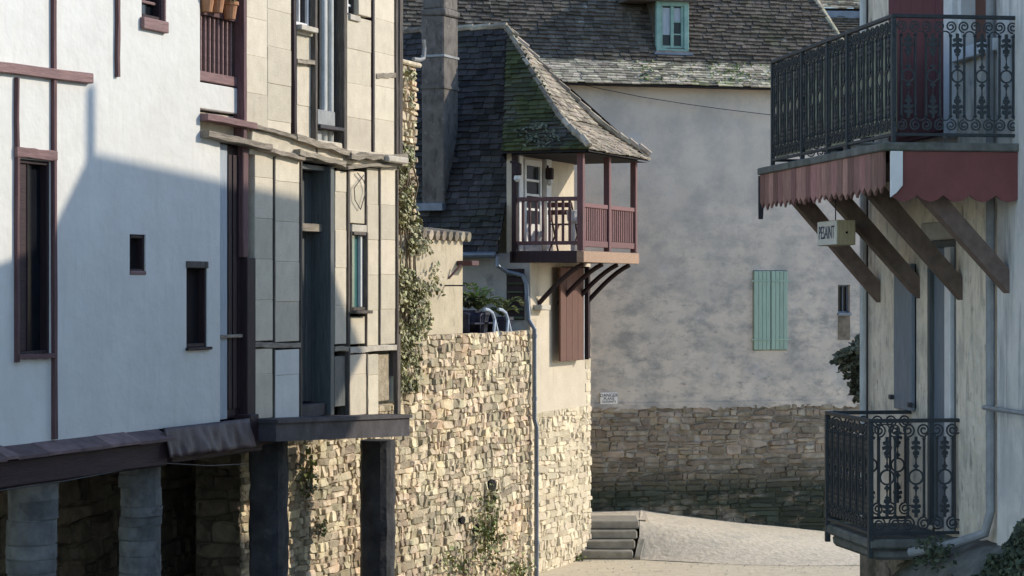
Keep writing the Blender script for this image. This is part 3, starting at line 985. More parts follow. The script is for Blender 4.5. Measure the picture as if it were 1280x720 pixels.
# casement with teal glass
a, b_, c, d = U(437.5), U(456), Z(446, 388), Z(446, 290)
wd = part(BH, 'window', 'timber_oldv', (a, a + .03, -.1, .02, c, d), (b_ - .035, b_, -.1, .05, c, d), (a + .03, b_ - .035, -.1, .04, d - .04, d), (a + .03, b_ - .035, -.1, .03, c, c + .04))
part(BH, 'pane', 'glass_teal', (a + .031, a + .30, -.05, -.04, c + .041, d - .041), parent=wd, c=0)
part(BH, 'casement', 'white_paint', (a + .30, a + .34, -.06, .0, c + .041, d - .041), (a + .36, a + .39, -.07, -.01, c + .041, d - .041), parent=wd, c=.004)
part(BH, 'sill', 'timber_oldv', (a - .02, b_ + .03, -.05, .1, c - .04, c - .001), parent=wd)
part(BH, 'lintel', 'pale_stone', (a, b_, -.05, .03, d, Z(446, 281)), parent=wd)
# low dark openings
part(BH, 'low_door', 'door_blue', (U(420), U(433.5), -.1, -.02, zb + .02, Z(427, 445)))
part(BH, 'low_door', 'rubble_mortar', (U(476), U(494), -.2, -.08, zb + .02, Z(485, 443)))
# wire hanging under the ledge
mb = MB()
mb.tube([(U(444), .03, Z(444, 216)), (U(452), .03, Z(452, 226)), (U(455), .03, Z(455, 238)), (U(448), .03, Z(448, 262)), (U(441), .03, Z(441, 250)), (U(440), .03, Z(440, 235)), (U(452), .03, Z(452, 219))], .006, 4)
mb.obj('loose_wire', 'wire', BH)
# projecting bottom ledge
W2 = .34
mb = MB()
a, b_ = U(345, W2), U(512, W2)
z1a, z1b = Z(345, 524, W2), Z(512, 518, W2)
z0a, z0b = Z(345, 552, W2), Z(512, 545, W2)
for (wa, wb, ta, tb, ba, bb, ex) in ((-.3, W2, z1a - .045, z1b - .045, z0a, z0b, 0),):
    mb.add([(a, -wa, ba), (b_, -wa, bb), (b_, -wb, bb), (a, -wb, ba), (a, -wa, ta), (b_, -wa, tb), (b_, -wb, tb), (a, -wb, ta)],
           [(0, 1, 2, 3), (4, 7, 6, 5), (0, 3, 7, 4), (1, 5, 6, 2), (3, 2, 6, 7), (0, 4, 5, 1)])
mb.obj('ledge', 'ledge_grey', BH)
mb = MB()
mb.add([(a - .02, .3, z1a - .043), (b_ + .02, .3, z1b - .043), (b_ + .02, -W2 - .03, z1b - .043), (a - .02, -W2 - .03, z1a - .043), (a - .02, .3, z1a), (b_ + .02, .3, z1b), (b_ + .02, -W2 - .03, z1b), (a - .02, -W2 - .03, z1a)],
       [(0, 1, 2, 3), (4, 7, 6, 5), (0, 3, 7, 4), (1, 5, 6, 2), (3, 2, 6, 7), (0, 4, 5, 1)])
mb.obj('ledge_cap', 'ledge_grey', BH)
part(BH, 'bracket_board', 'timber_darkh', (U(311, .1), U(322, .1), -.1, .12, Z(316, 560, .1), Z(316, 518, .1)), c=.01)
part(BH, 'bracket_board', 'timber_darkh', (U(322.5, .1), U(344, .1), -.1, .1, Z(333, 556, .1), Z(333, 527, .1)), c=.01)
part(BH, 'floor', 'timber_darkh', (uC2 + .03, u_end, -6, -.31, zb - .12, zb - .01))
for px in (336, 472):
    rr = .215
    pier(BH, px, .19, -7, Z(px, 550, -.2), 'pillar_shade')
# wires slung under the left house
mb = MB()
pth = [(-60, 620), (0, 613), (60, 605), (120, 594), (180, 582), (205, 579), (260, 582), (308, 580)]
mb.tube([(U(x, .12), .12, Z(x, y, .12)) for x, y in pth], .006, 5)
o = mb.obj('slung_cable', 'wire', LH)
o.parent = None
o.matrix_world = LH.root.matrix_basis
top(o, 'thin grey cable slung under the white house between the columns', 'cable')

# ================================================================== rubble river wall with terrace
GW = Same(LH, 'garden_wall', U(505, -1), -1, -7.0, 'tall sunlit rubble stone river wall carrying the terrace', 'wall')
wg = -1.0
uW0, uW1 = U(300, wg), U(661.5, wg)
uSplit = U(501, wg) - .25
ztop = Z(580, 417, wg)
mb = MB()
mb.box(uW0, uSplit, wg - .6, wg, -7, zb - .14, c=0)
mb.box(uSplit, uW1, wg - .6, wg, -7, ztop - .02, c=0)
mb.obj('mortar', 'rubble_mortar', GW)
pol = cells(uW0, uSplit, -4.4, zb - .15, .185, .09, .8)
pol += cells(uSplit, uW1, -4.75, ztop, .185, .09, .8)


def order_gw(P):
    u, z = centre(P)
    px = 640 + FPX * LH.world(u, wg, 0).x / LH.world(u, wg, 0).y
    py = 360 - z * FPX / LH.world(u, wg, 0).y
    seen = (360 < px < 452 and py > 552 or px > 497) and py < 722
    return (0 if seen else 1, -(max(p[0] for p in P) - min(p[0] for p in P)) * (max(p[1] for p in P) - min(p[1] for p in P)) / LH.world(u, wg, 0).y ** 2)


masonry(GW, GW.root, pol, wg, .03, .004, 'rubble', 300, order_gw)
sm = MB()
for P in cells(-1.6, -.98, -4.6, zb - .15, .3, .14, .6):
    stone(sm, P, 0, .04, .01)
ef = MB()
ef.v = [(uW0 + y_ , -x_, z_) for x_, y_, z_ in sm.v]
ef.f, ef.r = sm.f, sm.r
ef.box(uW0 - .012, uW0 - .002, -1.6, -1.001, -6.9, zb - .145)
ef.obj('end_stones', 'stone_in_shade', GW, kind='stuff')
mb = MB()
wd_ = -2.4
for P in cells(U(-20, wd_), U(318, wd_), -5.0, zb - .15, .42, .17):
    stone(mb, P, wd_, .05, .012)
mb.obj('shaded_stones', 'stone_in_shade', GW, kind='stuff')
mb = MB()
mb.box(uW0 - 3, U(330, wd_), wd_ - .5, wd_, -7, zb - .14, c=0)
mb.obj('shaded_wall', 'stone_in_shade', GW)
# terrace fill
mb = MB()
mb.box(uSplit, uW1 + 0.0, -6.2, wg - .6, -7, ztop - .08, c=0)
mb.obj('terrace', 'earth', GW)
# dark drain holes with a white run below the upper one
for (px, py, s) in ((612, 607, .1), (592, 661, .07), (575, 650, .06)):
    mb = MB()
    cu, cz = U(px, wg), Z(px, py, wg)
    mb.prism([(cu + s * 1.5 * math.cos(a_ * .785), cz + s * math.sin(a_ * .785)) for a_ in range(8)], wg - .05, wg + .052)
    mb.obj('drain_hole', 'void', GW)

# ---- shed wall on the terrace with tile coping
SH = Same(LH, 'garden_shed', U(520, -1.1), -1.1, ztop, 'small rendered shed with tile coping standing on the rubble wall', 'shed')
ws = -1.12
us0, us1 = uSplit + .1, U(579, ws)
zs1 = Z(550, 296, ws)
part(SH, 'wall', 'shed_render', (us0, us1, ws - .7, ws, ztop - .02, zs1), c=.02)
n = 8
for i in range(n):
    a = U(519, ws) + (us1 + .12 - U(519, ws)) * i / n
    b_ = U(519, ws) + (us1 + .12 - U(519, ws)) * (i + 1) / n
    q = MB()
    q.tube([((a + b_) / 2, ws - .6, zs1 + .10), ((a + b_) / 2, ws + .1, zs1 + .015)], (b_ - a) * .30, 8, r1=(b_ - a) * .33)
    q.obj('coping_tile', 'tile_lit', SH)
part(SH, 'coping_board', 'roof_under', (us0, us1 + .08, ws - .7, ws - .08, zs1 + .002, zs1 + .05))
part(SH, 'timber_end', 'timber_red', (us1 - .25, us1 + .02, ws, ws + .25, Z(575, 332, ws), Z(575, 326, ws)))
mb = MB()
mb.tube([(U(566, ws), ws + .13, Z(566, 331, ws)), (U(560, ws), ws + .01, Z(560, 348, ws))], .018, 5)
mb.obj('strut', 'timber_red', SH)
mb = MB()
mb.tube([(U(556, ws), ws - .05, Z(556, 357, ws)), (U(556, ws), ws + .33, Z(556, 357, ws))], .012, 5)
mb.obj('iron_peg', 'wire', SH)

# ---- old stone pier behind the beige house corner
PI_ = Same(LH, 'stone_pier', U(512, -1.3), -1.3, ztop, 'narrow old rubble pier with ivy beside the beige house corner', 'wall')
wp = -1.2
a, b_ = u_end + .25, U(518, wp)
part(PI_, 'core', 'rubble_mortar', (a, b_, wp - .5, wp, ztop, Z(515, 84, wp)), c=0, jit=.01)
for P in cells(a, b_, .2, Z(515, 84, wp), .22, .10):
    q = MB()
    stone(q, P, wp, .05, .014)
    q.obj('stone', 'rubble', PI_)
part(PI_, 'cap', 'tile_eave_lit', (a, b_ + .1, wp - .5, wp + .08, Z(515, 83, wp), Z(515, 78, wp)), c=.02, jit=.01)
mb = MB()
mb.tube([(U(526, wp), wp + .05, Z(526, 50, wp)), (U(527, wp), wp + .05, Z(527, 60, wp)), (U(525, wp), wp + .06, Z(525, 73, wp)), (U(520, wp), wp + .06, Z(520, 75, wp)), (U(512, wp), wp + .06, Z(512, 74, wp))], .03, 6)
mb.obj('drain_elbow', 'pipe_pale', PI_)

# ---- ivy
IV = Same(LH, 'ivy_plant', U(520, -1), -.95, ztop, 'sunlit ivy climbing the shed and the stone pier', 'ivy')
mb = MB()
for i in range(6800):
    t = random.random()
    py = 88 + 402 * t
    lim = 520 + (0 if py < 250 else (py - 250) * .42 if py < 350 else 42 - (py - 350) * .18)
    px = random.triangular(499, lim, 503)
    if py > 420:
        px = random.triangular(499, 530, 502)
    if noise.noise(Vector((px * .05, py * .035, 3))) < -.12 + .25 * random.random() - .1:
        continue
    wv = (wp if py < 290 else ws) + random.uniform(.03, .2) if py < 418 else wg + random.uniform(.05, .2)
    leaf(mb, (U(px, wv), -wv, Z(px, py, wv)), random.choice((.04, .055, .07, .085)), (.3, -.9, .35))
mb.obj('foliage', 'leaf_ivy', IV)
mb = MB()
for k in range(7):
    x = 503 + k * 3
    pth = [(x + random.uniform(-6, 6) - j * .8, 430 - j * 40) for j in range(7)]
    mb.tube([(U(px, ws + .05), ws + .05, Z(px, py, ws + .05)) for px, py in pth if px > 500], .012, 4)
mb.obj('stem', 'stem', IV)

# ---- weeds hanging on the river wall (each clump a plant)
for (px, py, sx, sy, nn, lab) in ((612, 668, 24, 46, 380, 'largest green weed clump growing low on the rubble river wall'),
                                  (650, 712, 20, 22, 150, 'grass tuft at the foot of the rubble wall by the downpipe'),
                                  (575, 706, 30, 24, 120, 'low weeds on the rubble wall right of the last column'),
                                  (615, 628, 9, 24, 80, 'thin weed strand under the dark drain hole'),
                                  (386, 592, 12, 42, 130, 'yellow-green weed hanging on the wall between the two dark columns'),
                                  (404, 660, 10, 14, 36, 'tiny weed low on the wall between the two dark columns')):
    PL = Same(LH, 'wall_weed', U(px, wg), wg + .05, Z(px, py + sy, wg), lab, 'plant', 'weeds on the river wall')
    mb, st = MB(), MB()
    for i in range(nn):
        x, y = random.gauss(px, sx * .45), random.gauss(py, sy * .45)
        if abs(y - py) > sy or abs(x - px) > sx:
            continue
        wv = wg + random.uniform(.05, .2)
        leaf(mb, (U(x, wv), -wv, Z(x, y, wv)), random.choice((.035, .05, .07, .09)), (.3, -.6, .5))
    for i in range(5):
        x = px + random.uniform(-.4, .4) * sx
        st.tube([(U(x, wg), wg, Z(x, py + sy * .6, wg)), (U(x, wg + .1), wg + .1, Z(x, py, wg)), (U(x, wg + .12), wg + .12, Z(x, py - sy * .6, wg))], .007, 4)
    mb.obj('foliage', 'leaf', PL)
    st.obj('stem', 'stem', PL)

# ================================================================== middle house with the gallery
p0 = LH.world(U(663, wg), wg, 0)
MH = Frame('gallery_house', p0.x, p0.y, .373, .928, -7.0, 'cream house with brown timber gallery and mossy tiled roof', 'house')
mU, mZ, mW, mZw = MH.U, MH.Z, MH.W, MH.Zw
uF = mU(738)
zdk = .60                                   # gallery deck
# lower walls
b = MB()
zst = mZ(700, 512)
b.box(0, uF, -5, 0, zst, .42, c=0)
b.obj('wall', 'cream_render', MH)
b = MB()
b.box(0.002, uF - .002, -5, -.004, -7, zst - .002, c=0)
b.obj('base_wall', 'pale_mortar', MH)
pol = cells(0, uF, -4.75, zst, .24, .095, .6)
masonry(MH, MH.root, pol, -.004, .022, .004, 'rubble_pale', 300, lambda P: 0)
for zz in range(9):                          # quoins left of the render
    z_ = zst + .05 + zz * .19
    if z_ < .2:
        part(MH, 'quoin', 'rubble_pale', (-.004, .16 + .10 * (zz % 2), -.3, .012, z_, z_ + .17), c=.02, jit=.008)
for zz in range(7):                          # quoins on the far corner
    z_ = zst + .03 + zz * .2
    part(MH, 'quoin', 'rubble_pale', (uF - .2 - .08 * (zz % 2), uF + .004, -.3, .012, z_, z_ + .17), c=.02, jit=.008)
# shaded side wall towards the camera
part(MH, 'side_wall', 'shaded_render', (-.012, -.002, -5, -.02, ztop - .2, .56), c=0)
a0, a1 = mW(634, 0), mW(656, 0)
zz0, zz1 = mZw(645, 400, 0), mZw(645, 336, 0)
lo = part(MH, 'louvre', 'timber_dark', (-.03, -.012, a0, a1, zz0, zz1), c=.004)
for k in range(6):
    z_ = zz0 + (zz1 - zz0) * (k + .15) / 6
    part(MH, 'slat', 'leaf_dark', (-.07, -.03, a0 + .01, a1 - .01, z_, z_ + .035), parent=lo, c=.004)
# upper storey behind the gallery
pg = -.3
b = MB()
b.box(.02, uF, -.42, pg, .42, 2.3, c=0)
b.box(1.3, uF, -5, -.43, .42, 2.3, c=0)
b.obj('upper_wall', 'cream_render', MH)
ab = lambda x0, x1: (mU(x0, pg), mU(x1, pg))
for (x0, x1, lab) in ((653, 674, 'door'),):
    a, b_ = ab(x0, x1)
    dr = part(MH, 'door', 'white_paint', (a, a + .07, pg, pg + .05, zdk, 2.1), (b_ - .07, b_, pg, pg + .05, zdk, 2.1), (a + .07, b_ - .07, pg, pg + .05, 2.0, 2.1), (a + .07, b_ - .07, pg, pg + .04, zdk, zdk + .45))
    part(MH, 'pane', 'glass', (a + .071, b_ - .071, pg + .002, pg + .012, zdk + .45, 2.0), parent=dr, c=0)
    for f in (.25, .5, .75):
        z_ = zdk + .45 + f * (1.55 - zdk)
        part(MH, 'glazing_bar', 'white_paint', (a + .071, b_ - .071, pg + .013, pg + .03, z_ - .02, z_ + .02), parent=dr, c=.003)
part(MH, 'wall_pillar', 'white_paint', (*ab(678, 684), pg, pg + .08, zdk, 2.15))
part(MH, 'wall_pillar', 'white_paint', (*ab(645, 650), pg, pg + .06, zdk, 2.15))
# gallery
G1 = .9
ga0, ga1 = -.02, mU(797, G1)
gal = part(MH, 'gallery', 'balcony_wood', (ga0 + .02, ga1 - .02, pg, G1 - .06, zdk - .06, zdk - .005), c=.004)
part(MH, 'floor_beam', 'timber_dark', (ga0, ga0 + .1, pg - .05, G1 - .1, .405, zdk - .01), parent=gal)
part(MH, 'floor_beam', 'balcony_beam', (ga0 - .01, ga1 + .03, G1 - .1, G1 + .02, .41, zdk - .012), parent=gal)
for k, f in enumerate((.35, .68, .97)):
    part(MH, 'joist', 'timber_dark', (ga1 * f - .05, ga1 * f + .05, -.1, G1 - .101, .42, zdk - .062), parent=gal)
zr = 1.39
ze = 2.22
us_post = [.035, mU(760, G1 - .04), ga1 - .05]
for i, uu in enumerate(us_post):
    part(MH, 'post', 'balcony_wood', (uu - .05, uu + .05, G1 - .1, G1, zdk, ze), parent=gal, c=.008)
part(MH, 'post', 'timber_dark', (ga0, ga0 + .1, pg - .02, pg + .06, .41, ze), parent=gal, c=.008)
part(MH, 'top_plate', 'timber_dark', (ga0, ga1, G1 - .09, G1 - .01, ze - .02, ze + .06), (ga0, ga0 + .09, pg, G1 - .09, ze - .02, ze + .06), parent=gal)
zb0 = zdk + .06
for i in range(2):
    a, b_ = us_post[i] + .051, us_post[i + 1] - .051
    part(MH, 'handrail', 'balcony_wood', (a, b_, G1 - .09, G1 - .02, zr - .1, zr - .03), parent=gal)
    part(MH, 'bottom_rail', 'balcony_wood', (a, b_, G1 - .09, G1 - .02, zb0, zb0 + .10), parent=gal)
    nbl = 13
    for k in range(nbl):
        uu = a + (b_ - a) * (k + .5) / nbl
        part(MH, 'baluster', 'balcony_wood', (uu - .026, uu + .026, G1 - .07, G1 - .04, zb0 + .101, zr - .101), parent=gal, c=.004)
# camera-side railing
part(MH, 'handrail', 'timber_red', (ga0 + .02, ga0 + .085, pg + .061, G1 - .101, zr + .0, zr + .065), parent=gal)
part(MH, 'bottom_rail', 'timber_red', (ga0 + .02, ga0 + .085, pg + .061, G1 - .101, zdk + .09, zdk + .15), parent=gal)
for k in range(8):
    ww = pg + .16 + (G1 - .28 - pg - .12) * k / 7
    part(MH, 'baluster', 'timber_red', (ga0 + .035, ga0 + .07, ww - .02, ww + .02, zdk + .151, zr - .001), parent=gal, c=.004)
part(MH, 'knee_brace', 'white_paint', (.05, .08, G1 - .08, G1 - .05, 1.98, 2.18), parent=gal)
# curved braces below
for uu in (.35, 1.25, 2.0, 2.62):
    mb = MB()
    pth = []
    for k in range(8):
        f = k / 7
        pth.append((uu, .0 + (G1 - .12) * f ** 1.0, -.26 + .65 * (.55 * f + .45 * math.sin(f * math.pi / 2))))
    mb.tube(pth, .042, 6)
    mb.obj('curved_brace', 'timber_dark', MH, gal)
part(MH, 'corbel', 'pale_stone', (.1, .5, 0, .16, -.36, -.27), c=.015, jit=.006)
# shutters on the river wall
zA, zB = mZ(710, 450), .38
a, b_ = mU(694, .06), mU(723, .06)
wn = part(MH, 'window', 'timber_dark', (a + .42, uF - .1, .002, .04, zA, zB - .02))
for k in range(4):
    part(MH, 'shutter_board', 'brown_paint', (a + (b_ - a) * k / 4 + .003, a + (b_ - a) * (k + 1) / 4 - .003, .12, .155, zA, zB - .04), parent=wn, c=.004)
part(MH, 'shutter_edge', 'white_paint', (b_, b_ + .03, .1, .16, zA, zB - .04), parent=wn, c=.003)
u2 = b_ + .06
part(MH, 'shutter_leaf', 'timber_dark', (u2, u2 + .045, .05, MH.W(735.5, u2), zA, zB - .02), parent=wn)  # open far leaf, its shaded face painted in dark timber
# roof: steep dark slope to the camera, flared mossy part over the gallery, sunlit hip to the river
ur, zrg, pap = 1.42, 4.35, -.98
b = MB()
zsE, usE = .56, -.34
ybd = -mW(627, -.16)
bound = lambda r: ybd if r < -.16 else ybd + (r + .16) / (ur + .16) * (.98 - ybd)
tiles(b, [(usE, zsE), (ur, zrg)], lambda r: (ybd if r < .3 else ybd + (r - .3) / (ur - .3) * (.98 - ybd), 5.4), lambda a_, r, z: (r, a_, z), .19, .11, .02)
b.obj('steep_tiles', 'roof_steep', MH, kind='stuff')
e0 = -.16
L0, L1 = e0, 2.9
pm = [(e0, 2.19), (.4, 2.78), (ur, zrg + .02)]
ph = [(-1.06, 2.19), (-.35, 2.71), (.98, zrg + .02)]
hipw = lambda r: -1.06 + (r - e0) / (ur - e0) * 2.04          # local y of the hip at run r


def limhip(r):
    f = (r + 1.06) / 2.04
    return L0 + (ur - L0) * f, L1 + (ur - L1) * f


b = MB()
b.add([(usE + .02, ybd, zsE - .02), (usE + .02, 5.4, zsE - .02), (ur, 5.4, zrg - .04), (ur, .98, zrg - .04), (.3, ybd, zsE + (.3 - usE) / (ur - usE) * (zrg - zsE) - .03)], [(0, 1, 2, 3, 4)])
b.add([(ur, .98, zrg - .02), (ur, 5.4, zrg - .02), (uF + .4, 5.4, 1.9), (L1, -1.04, 2.2)], [(0, 1, 2, 3)])
for (r0, z0), (r1, z1) in zip(pm, pm[1:]):
    b.add([(r0, hipw(r0) + .03, z0 - .035), (r0, bound(r0), z0 - .035), (r1, bound(r1), z1 - .035), (r1, hipw(r1) + .03, z1 - .035)], [(0, 1, 2, 3)])
for (r0, z0), (r1, z1) in zip(ph, ph[1:]):
    b.add([(limhip(r0)[0], r0, z0 - .035), (limhip(r0)[1], r0, z0 - .035), (limhip(r1)[1], r1, z1 - .035), (limhip(r1)[0], r1, z1 - .035)], [(0, 1, 2, 3)])
b.add([(e0, ybd, 2.15), (.4, bound(.4), 2.74), (ur, .98, zrg - .04), (.3, ybd, zsE + (.3 - usE) / (ur - usE) * (zrg - zsE) - .03)], [(0, 1, 2, 3)])
b.add([(e0 + .02, -1.03, 2.14), (2.86, -1.03, 2.14), (2.86, .3, 2.14), (e0 + .02, .3, 2.14)], [(0, 1, 2, 3)])
rf = b.obj('roof', 'roof_under', MH)
b = MB()
tiles(b, pm, lambda r: (hipw(r), bound(r)), lambda a_, r, z: (r, a_, z), .17, .095, .02)
b.obj('mossy_tiles', 'tile_moss', MH, rf, kind='stuff')
b = MB()
tiles(b, ph, limhip, lambda a_, r, z: (a_, r, z), .17, .105, .012)
b.obj('sunlit_tiles', 'tile_lit', MH, rf, kind='stuff')
# hip and ridge cappings
for (A, B, n) in (((L0, -1.06, 2.23), (ur, .98, zrg + .05), 14), ((L1, -1.06, 2.26), (ur, .98, zrg + .05), 14), ((ur, .98, zrg + .04), (ur, 5.3, zrg + .04), 14)):
    A, B = Vector(A), Vector(B)
    for i in range(n):
        q = MB()
        s_, e_ = A.lerp(B, i / n), A.lerp(B, (i + 1.12) / n)
        sg = Vector((0, 0, -.205 * math.sin(math.pi * min(1, (i / n / .35) * .5 if i / n < .35 else .5 + (i / n - .35) / .65 * .5)) if A.z != B.z else 0))
        s_ += sg
        e_ += sg
        q.tube([(s_.x, -s_.y, s_.z + .02), (e_.x, -e_.y, e_.z)], .055, 6)
        q.obj('ridge_tile', 'tile_lit', MH, rf)
# gutter and downpipe
mb = MB()
mb.tube([(usE - .04, -.45 - k * .2, zsE - .03) for k in range(18)], .05, 8)
mb.obj('gutter', 'zinc', MH)
mb = MB()
wd0, wd1 = -.42, .06
pp = [(usE - .03, wd0, zsE - .05), (usE - .03, wd0, zsE - .2), (-.2, wd0 + .1, zsE - .3), (-.1, -.1, zsE - .36), (-.08, -.04, zsE - .5), (-.08, .0, -.5), (-.08, .10, -.66), (-.08, .10, -2.1), (-.04, .12, -2.22), (-.04, .12, -4.7)]
mb.tube(pp, .036, 8)
mb.obj('downpipe', 'zinc', MH)
for z_ in (-.8, -1.8, -3.0, -4.1):
    q = MB()
    q.tube([(-.08 if z_ > -2.2 else -.04, .10 if z_ > -2.2 else .12, z_), (-.08 if z_ > -2.2 else -.04, .10 if z_ > -2.2 else .12, z_ + .06)], .046, 8)
    q.obj('pipe_collar', 'zinc', MH)
# chimney
c0, c1 = mW(555, .0), mW(527, .0)
ch = part(MH, 'chimney', 'chimney', (.0, .6, c1, c0, .8, 4.45), c=.02, jit=.015)
part(MH, 'chimney_cap', 'chimney', (-.02, .62, c1 - .02, c0 + .02, 4.452, 4.56), c=.02, parent=ch, jit=.01)
part(MH, 'chimney_top', 'chimney', (.01, .59, c1 + .01, c0 - .01, 4.562, 5.4), c=.02, parent=ch)
part(MH, 'strap', 'pipe_pale', (-.012, .61, c1 - .01, c0 + .01, mZw(546, 71, 0), mZw(546, 68, 0)), parent=ch, c=.003)
part(MH, 'string_course', 'chimney', (-.015, .61, c1 - .015, c0 + .015, mZw(546, 111, 0), mZw(546, 106, 0)), parent=ch, c=.01, jit=.008)
part(MH, 'flashing', 'zinc', (-.16, -.012, c1 - .04, c0 + .04, mZw(546, 264, 0), mZw(546, 254, 0)), parent=ch, c=.01)
# scattered bright moss cushions on the flared roof
for k in range(7):
    q = MB()
    f = random.uniform(.02, .2)
    yy = random.uniform(-.5, .4)
    r = e0 + f * (ur - e0)
    zz_ = 2.19 + (r - e0) / .56 * .71
    for _ in range(26):
        dr_, dy_ = random.gauss(0, .03), random.gauss(0, .07)
        leaf(q, (r + dr_ - .03, yy + dy_, zz_ + dr_ * 1.25 + .02), .05, (-.6, 0, .8))
    q.obj('moss_cushion', 'leaf_olive', MH, rf, kind='stuff')

# two wall lanterns and a folding chair in the gallery
for px, lab in ((646.5, 'small wall lantern at the left end of the gallery'), (687, 'small wall lantern in the middle of the gallery wall')):
    u_ = mU(px, pg + .12)
    LN = Same(MH, 'wall_lantern', u_, pg + .1, 1.75, lab, 'lantern', 'gallery lanterns')
    part(LN, 'bracket', 'timber_dark', (u_ - .02, u_ + .02, pg, pg + .1, 2.0, 2.04))
    part(LN, 'cage', 'timber_dark', (u_ - .06, u_ + .06, pg + .06, pg + .18, 1.8, 2.0), c=.02)
    q = MB()
    q.lathe(u_, pg + .12, [(.02, 1.7), (.06, 1.74), (.05, 1.8)], 8)
    q.obj('globe', 'white_paint', LN)
uc_ = mU(706, .15)
FC = Same(MH, 'folding_chair', uc_, .15, zdk, 'small brown slatted folding chair standing on the gallery', 'chair')
for (dy) in (-.2, .2):
    for (x0, x1) in ((-.2, .25), (.22, -.24)):
        q = MB()
        q.tube([(uc_ + x0, .15 + dy, zdk), (uc_ + x1, .15 + dy, zdk + (.8 if x1 < 0 else .45))], .016, 5)
        q.obj('leg', 'brown_paint', FC)
for k in range(5):
    part(FC, 'seat_slat', 'brown_paint', (uc_ - .2 + k * .09, uc_ - .13 + k * .09, -.06, .36, zdk + .44, zdk + .46), c=.003)
for k in range(2):
    part(FC, 'back_slat', 'brown_paint', (uc_ - .25 - k * .02, uc_ - .22 - k * .02, -.06, .36, zdk + .6 + k * .12, zdk + .68 + k * .12), c=.003)
uc_ = mU(716, .4)
VS = Same(MH, 'white_pot', uc_, .4, zdk, 'white pot hanging inside the gallery corner rail', 'pot')
q = MB()
q.lathe(uc_, .4, [(.05, zdk + .45), (.09, zdk + .5), (.1, zdk + .62), (.11, zdk + .66), (.08, zdk + .67)], 10)
q.obj('bowl', 'white_paint', VS)
part(VS, 'stand', 'white_paint', (uc_ - .03, uc_ + .03, .37, .43, zdk, zdk + .45))

# ================================================================== terrace furniture
ZT = ztop - .08
for k, (px, lab) in enumerate(((588, 'dark moulded garden chair beside the shed with pale sunlit edge'), (605, 'dark moulded garden chair nearer the downpipe with pale sunlit edge'))):
    wc = -1.3
    uc = LH.U(px, wc)
    GC = Same(LH, 'garden_chair', uc, wc, ZT, lab, 'chair', 'terrace chairs')
    zt_ = Z(px, 386, wc)
    # shell: back + sides as a curved sheet open away from the river
    pts, F = [], []
    n = 12
    for i in range(n + 1):
        an = -.15 * math.pi + 1.3 * math.pi * i / n
        for j, z_ in enumerate((ZT + .02, ZT + .2, (ZT + zt_) / 2 + .1, zt_ - .03 - .10 * abs(i / n - .5))):
            rr = .25 + .03 * (j == 3)
            pts.append((uc + rr * math.cos(an), -(wc) - rr * .8 * math.sin(an) * -1 * .9, z_))
    for i in range(n):
        for j in range(3):
            a = i * 4 + j
            F.append((a, a + 4, a + 5, a + 1))
    q = MB()
    q.add(pts, F)
    o = q.obj('shell', 'plastic_blue', GC, smooth=True)
    s_ = o.modifiers.new('solid', 'SOLIDIFY')
    s_.thickness = .02
    part(GC, 'seat', 'plastic_blue', (uc - .2, uc + .2, wc - .2, wc + .16, ZT + .2, ZT + .23), c=.01)
    q = MB()
    q.tube([(uc + .02, wc + .23, zt_ - .005), (uc + .13, wc + .25, zt_ - .02), (uc + .24, wc + .27, zt_ - .07), (uc + .3, wc + .28, (ZT + zt_) / 2 + .05)], .026, 7)
    q.obj('armrest', 'plastic_sunlit', GC)
    for (e0_, e1_) in ((.3, .2), (.3, .42)):
        q = MB()
        q.tube([(uc + e0_, wc + .28, (ZT + zt_) / 2 + .06), (uc + e1_, wc + .3, ZT)], .022, 7)
        q.obj('leg', 'plastic_sunlit', GC)


def fern(name, lab, fr, uc, wc, z0, nf, ln, m, cat='plant', group=None):
    PF = Same(fr, name, uc, wc, z0, lab, cat, group)
    fo = MB()
    st = MB()
    for i in range(nf):
        an = random.uniform(0, 2 * math.pi)
        L_ = ln * random.uniform(.6, 1.1)
        up = random.uniform(.8, 2.3)
        pth = []
        for k in range(9):
            f = k / 8
            d = L_ * f
            pth.append(Vector((uc + math.cos(an) * d * .8, -(wc + math.sin(an) * d * .8), z0 + L_ * (up * f - .75 * up * f * f))))
        st.tube([(p.x, -p.y, p.z) for p in pth], .006, 4)
        for k in range(1, 9):
            t = (pth[k] - pth[k - 1]).normalized()
            sd = t.cross(Vector((0, 0, 1))).normalized()
            for s_ in (-1, 1):
                l_ = .13 * (1 - abs(k / 8 - .45)) * random.uniform(.8, 1.2)
                p = pth[k]
                fo.add([p, p + sd * s_ * l_ * .6 + t * .03 + Vector((0, 0, .012)), p + sd * s_ * l_ + t * .06, p + sd * s_ * l_ * .55 - t * .02], [(0, 1, 2, 3)])
    fo.obj('foliage', m, PF)
    st.obj('stem', 'stem', PF)
    return PF


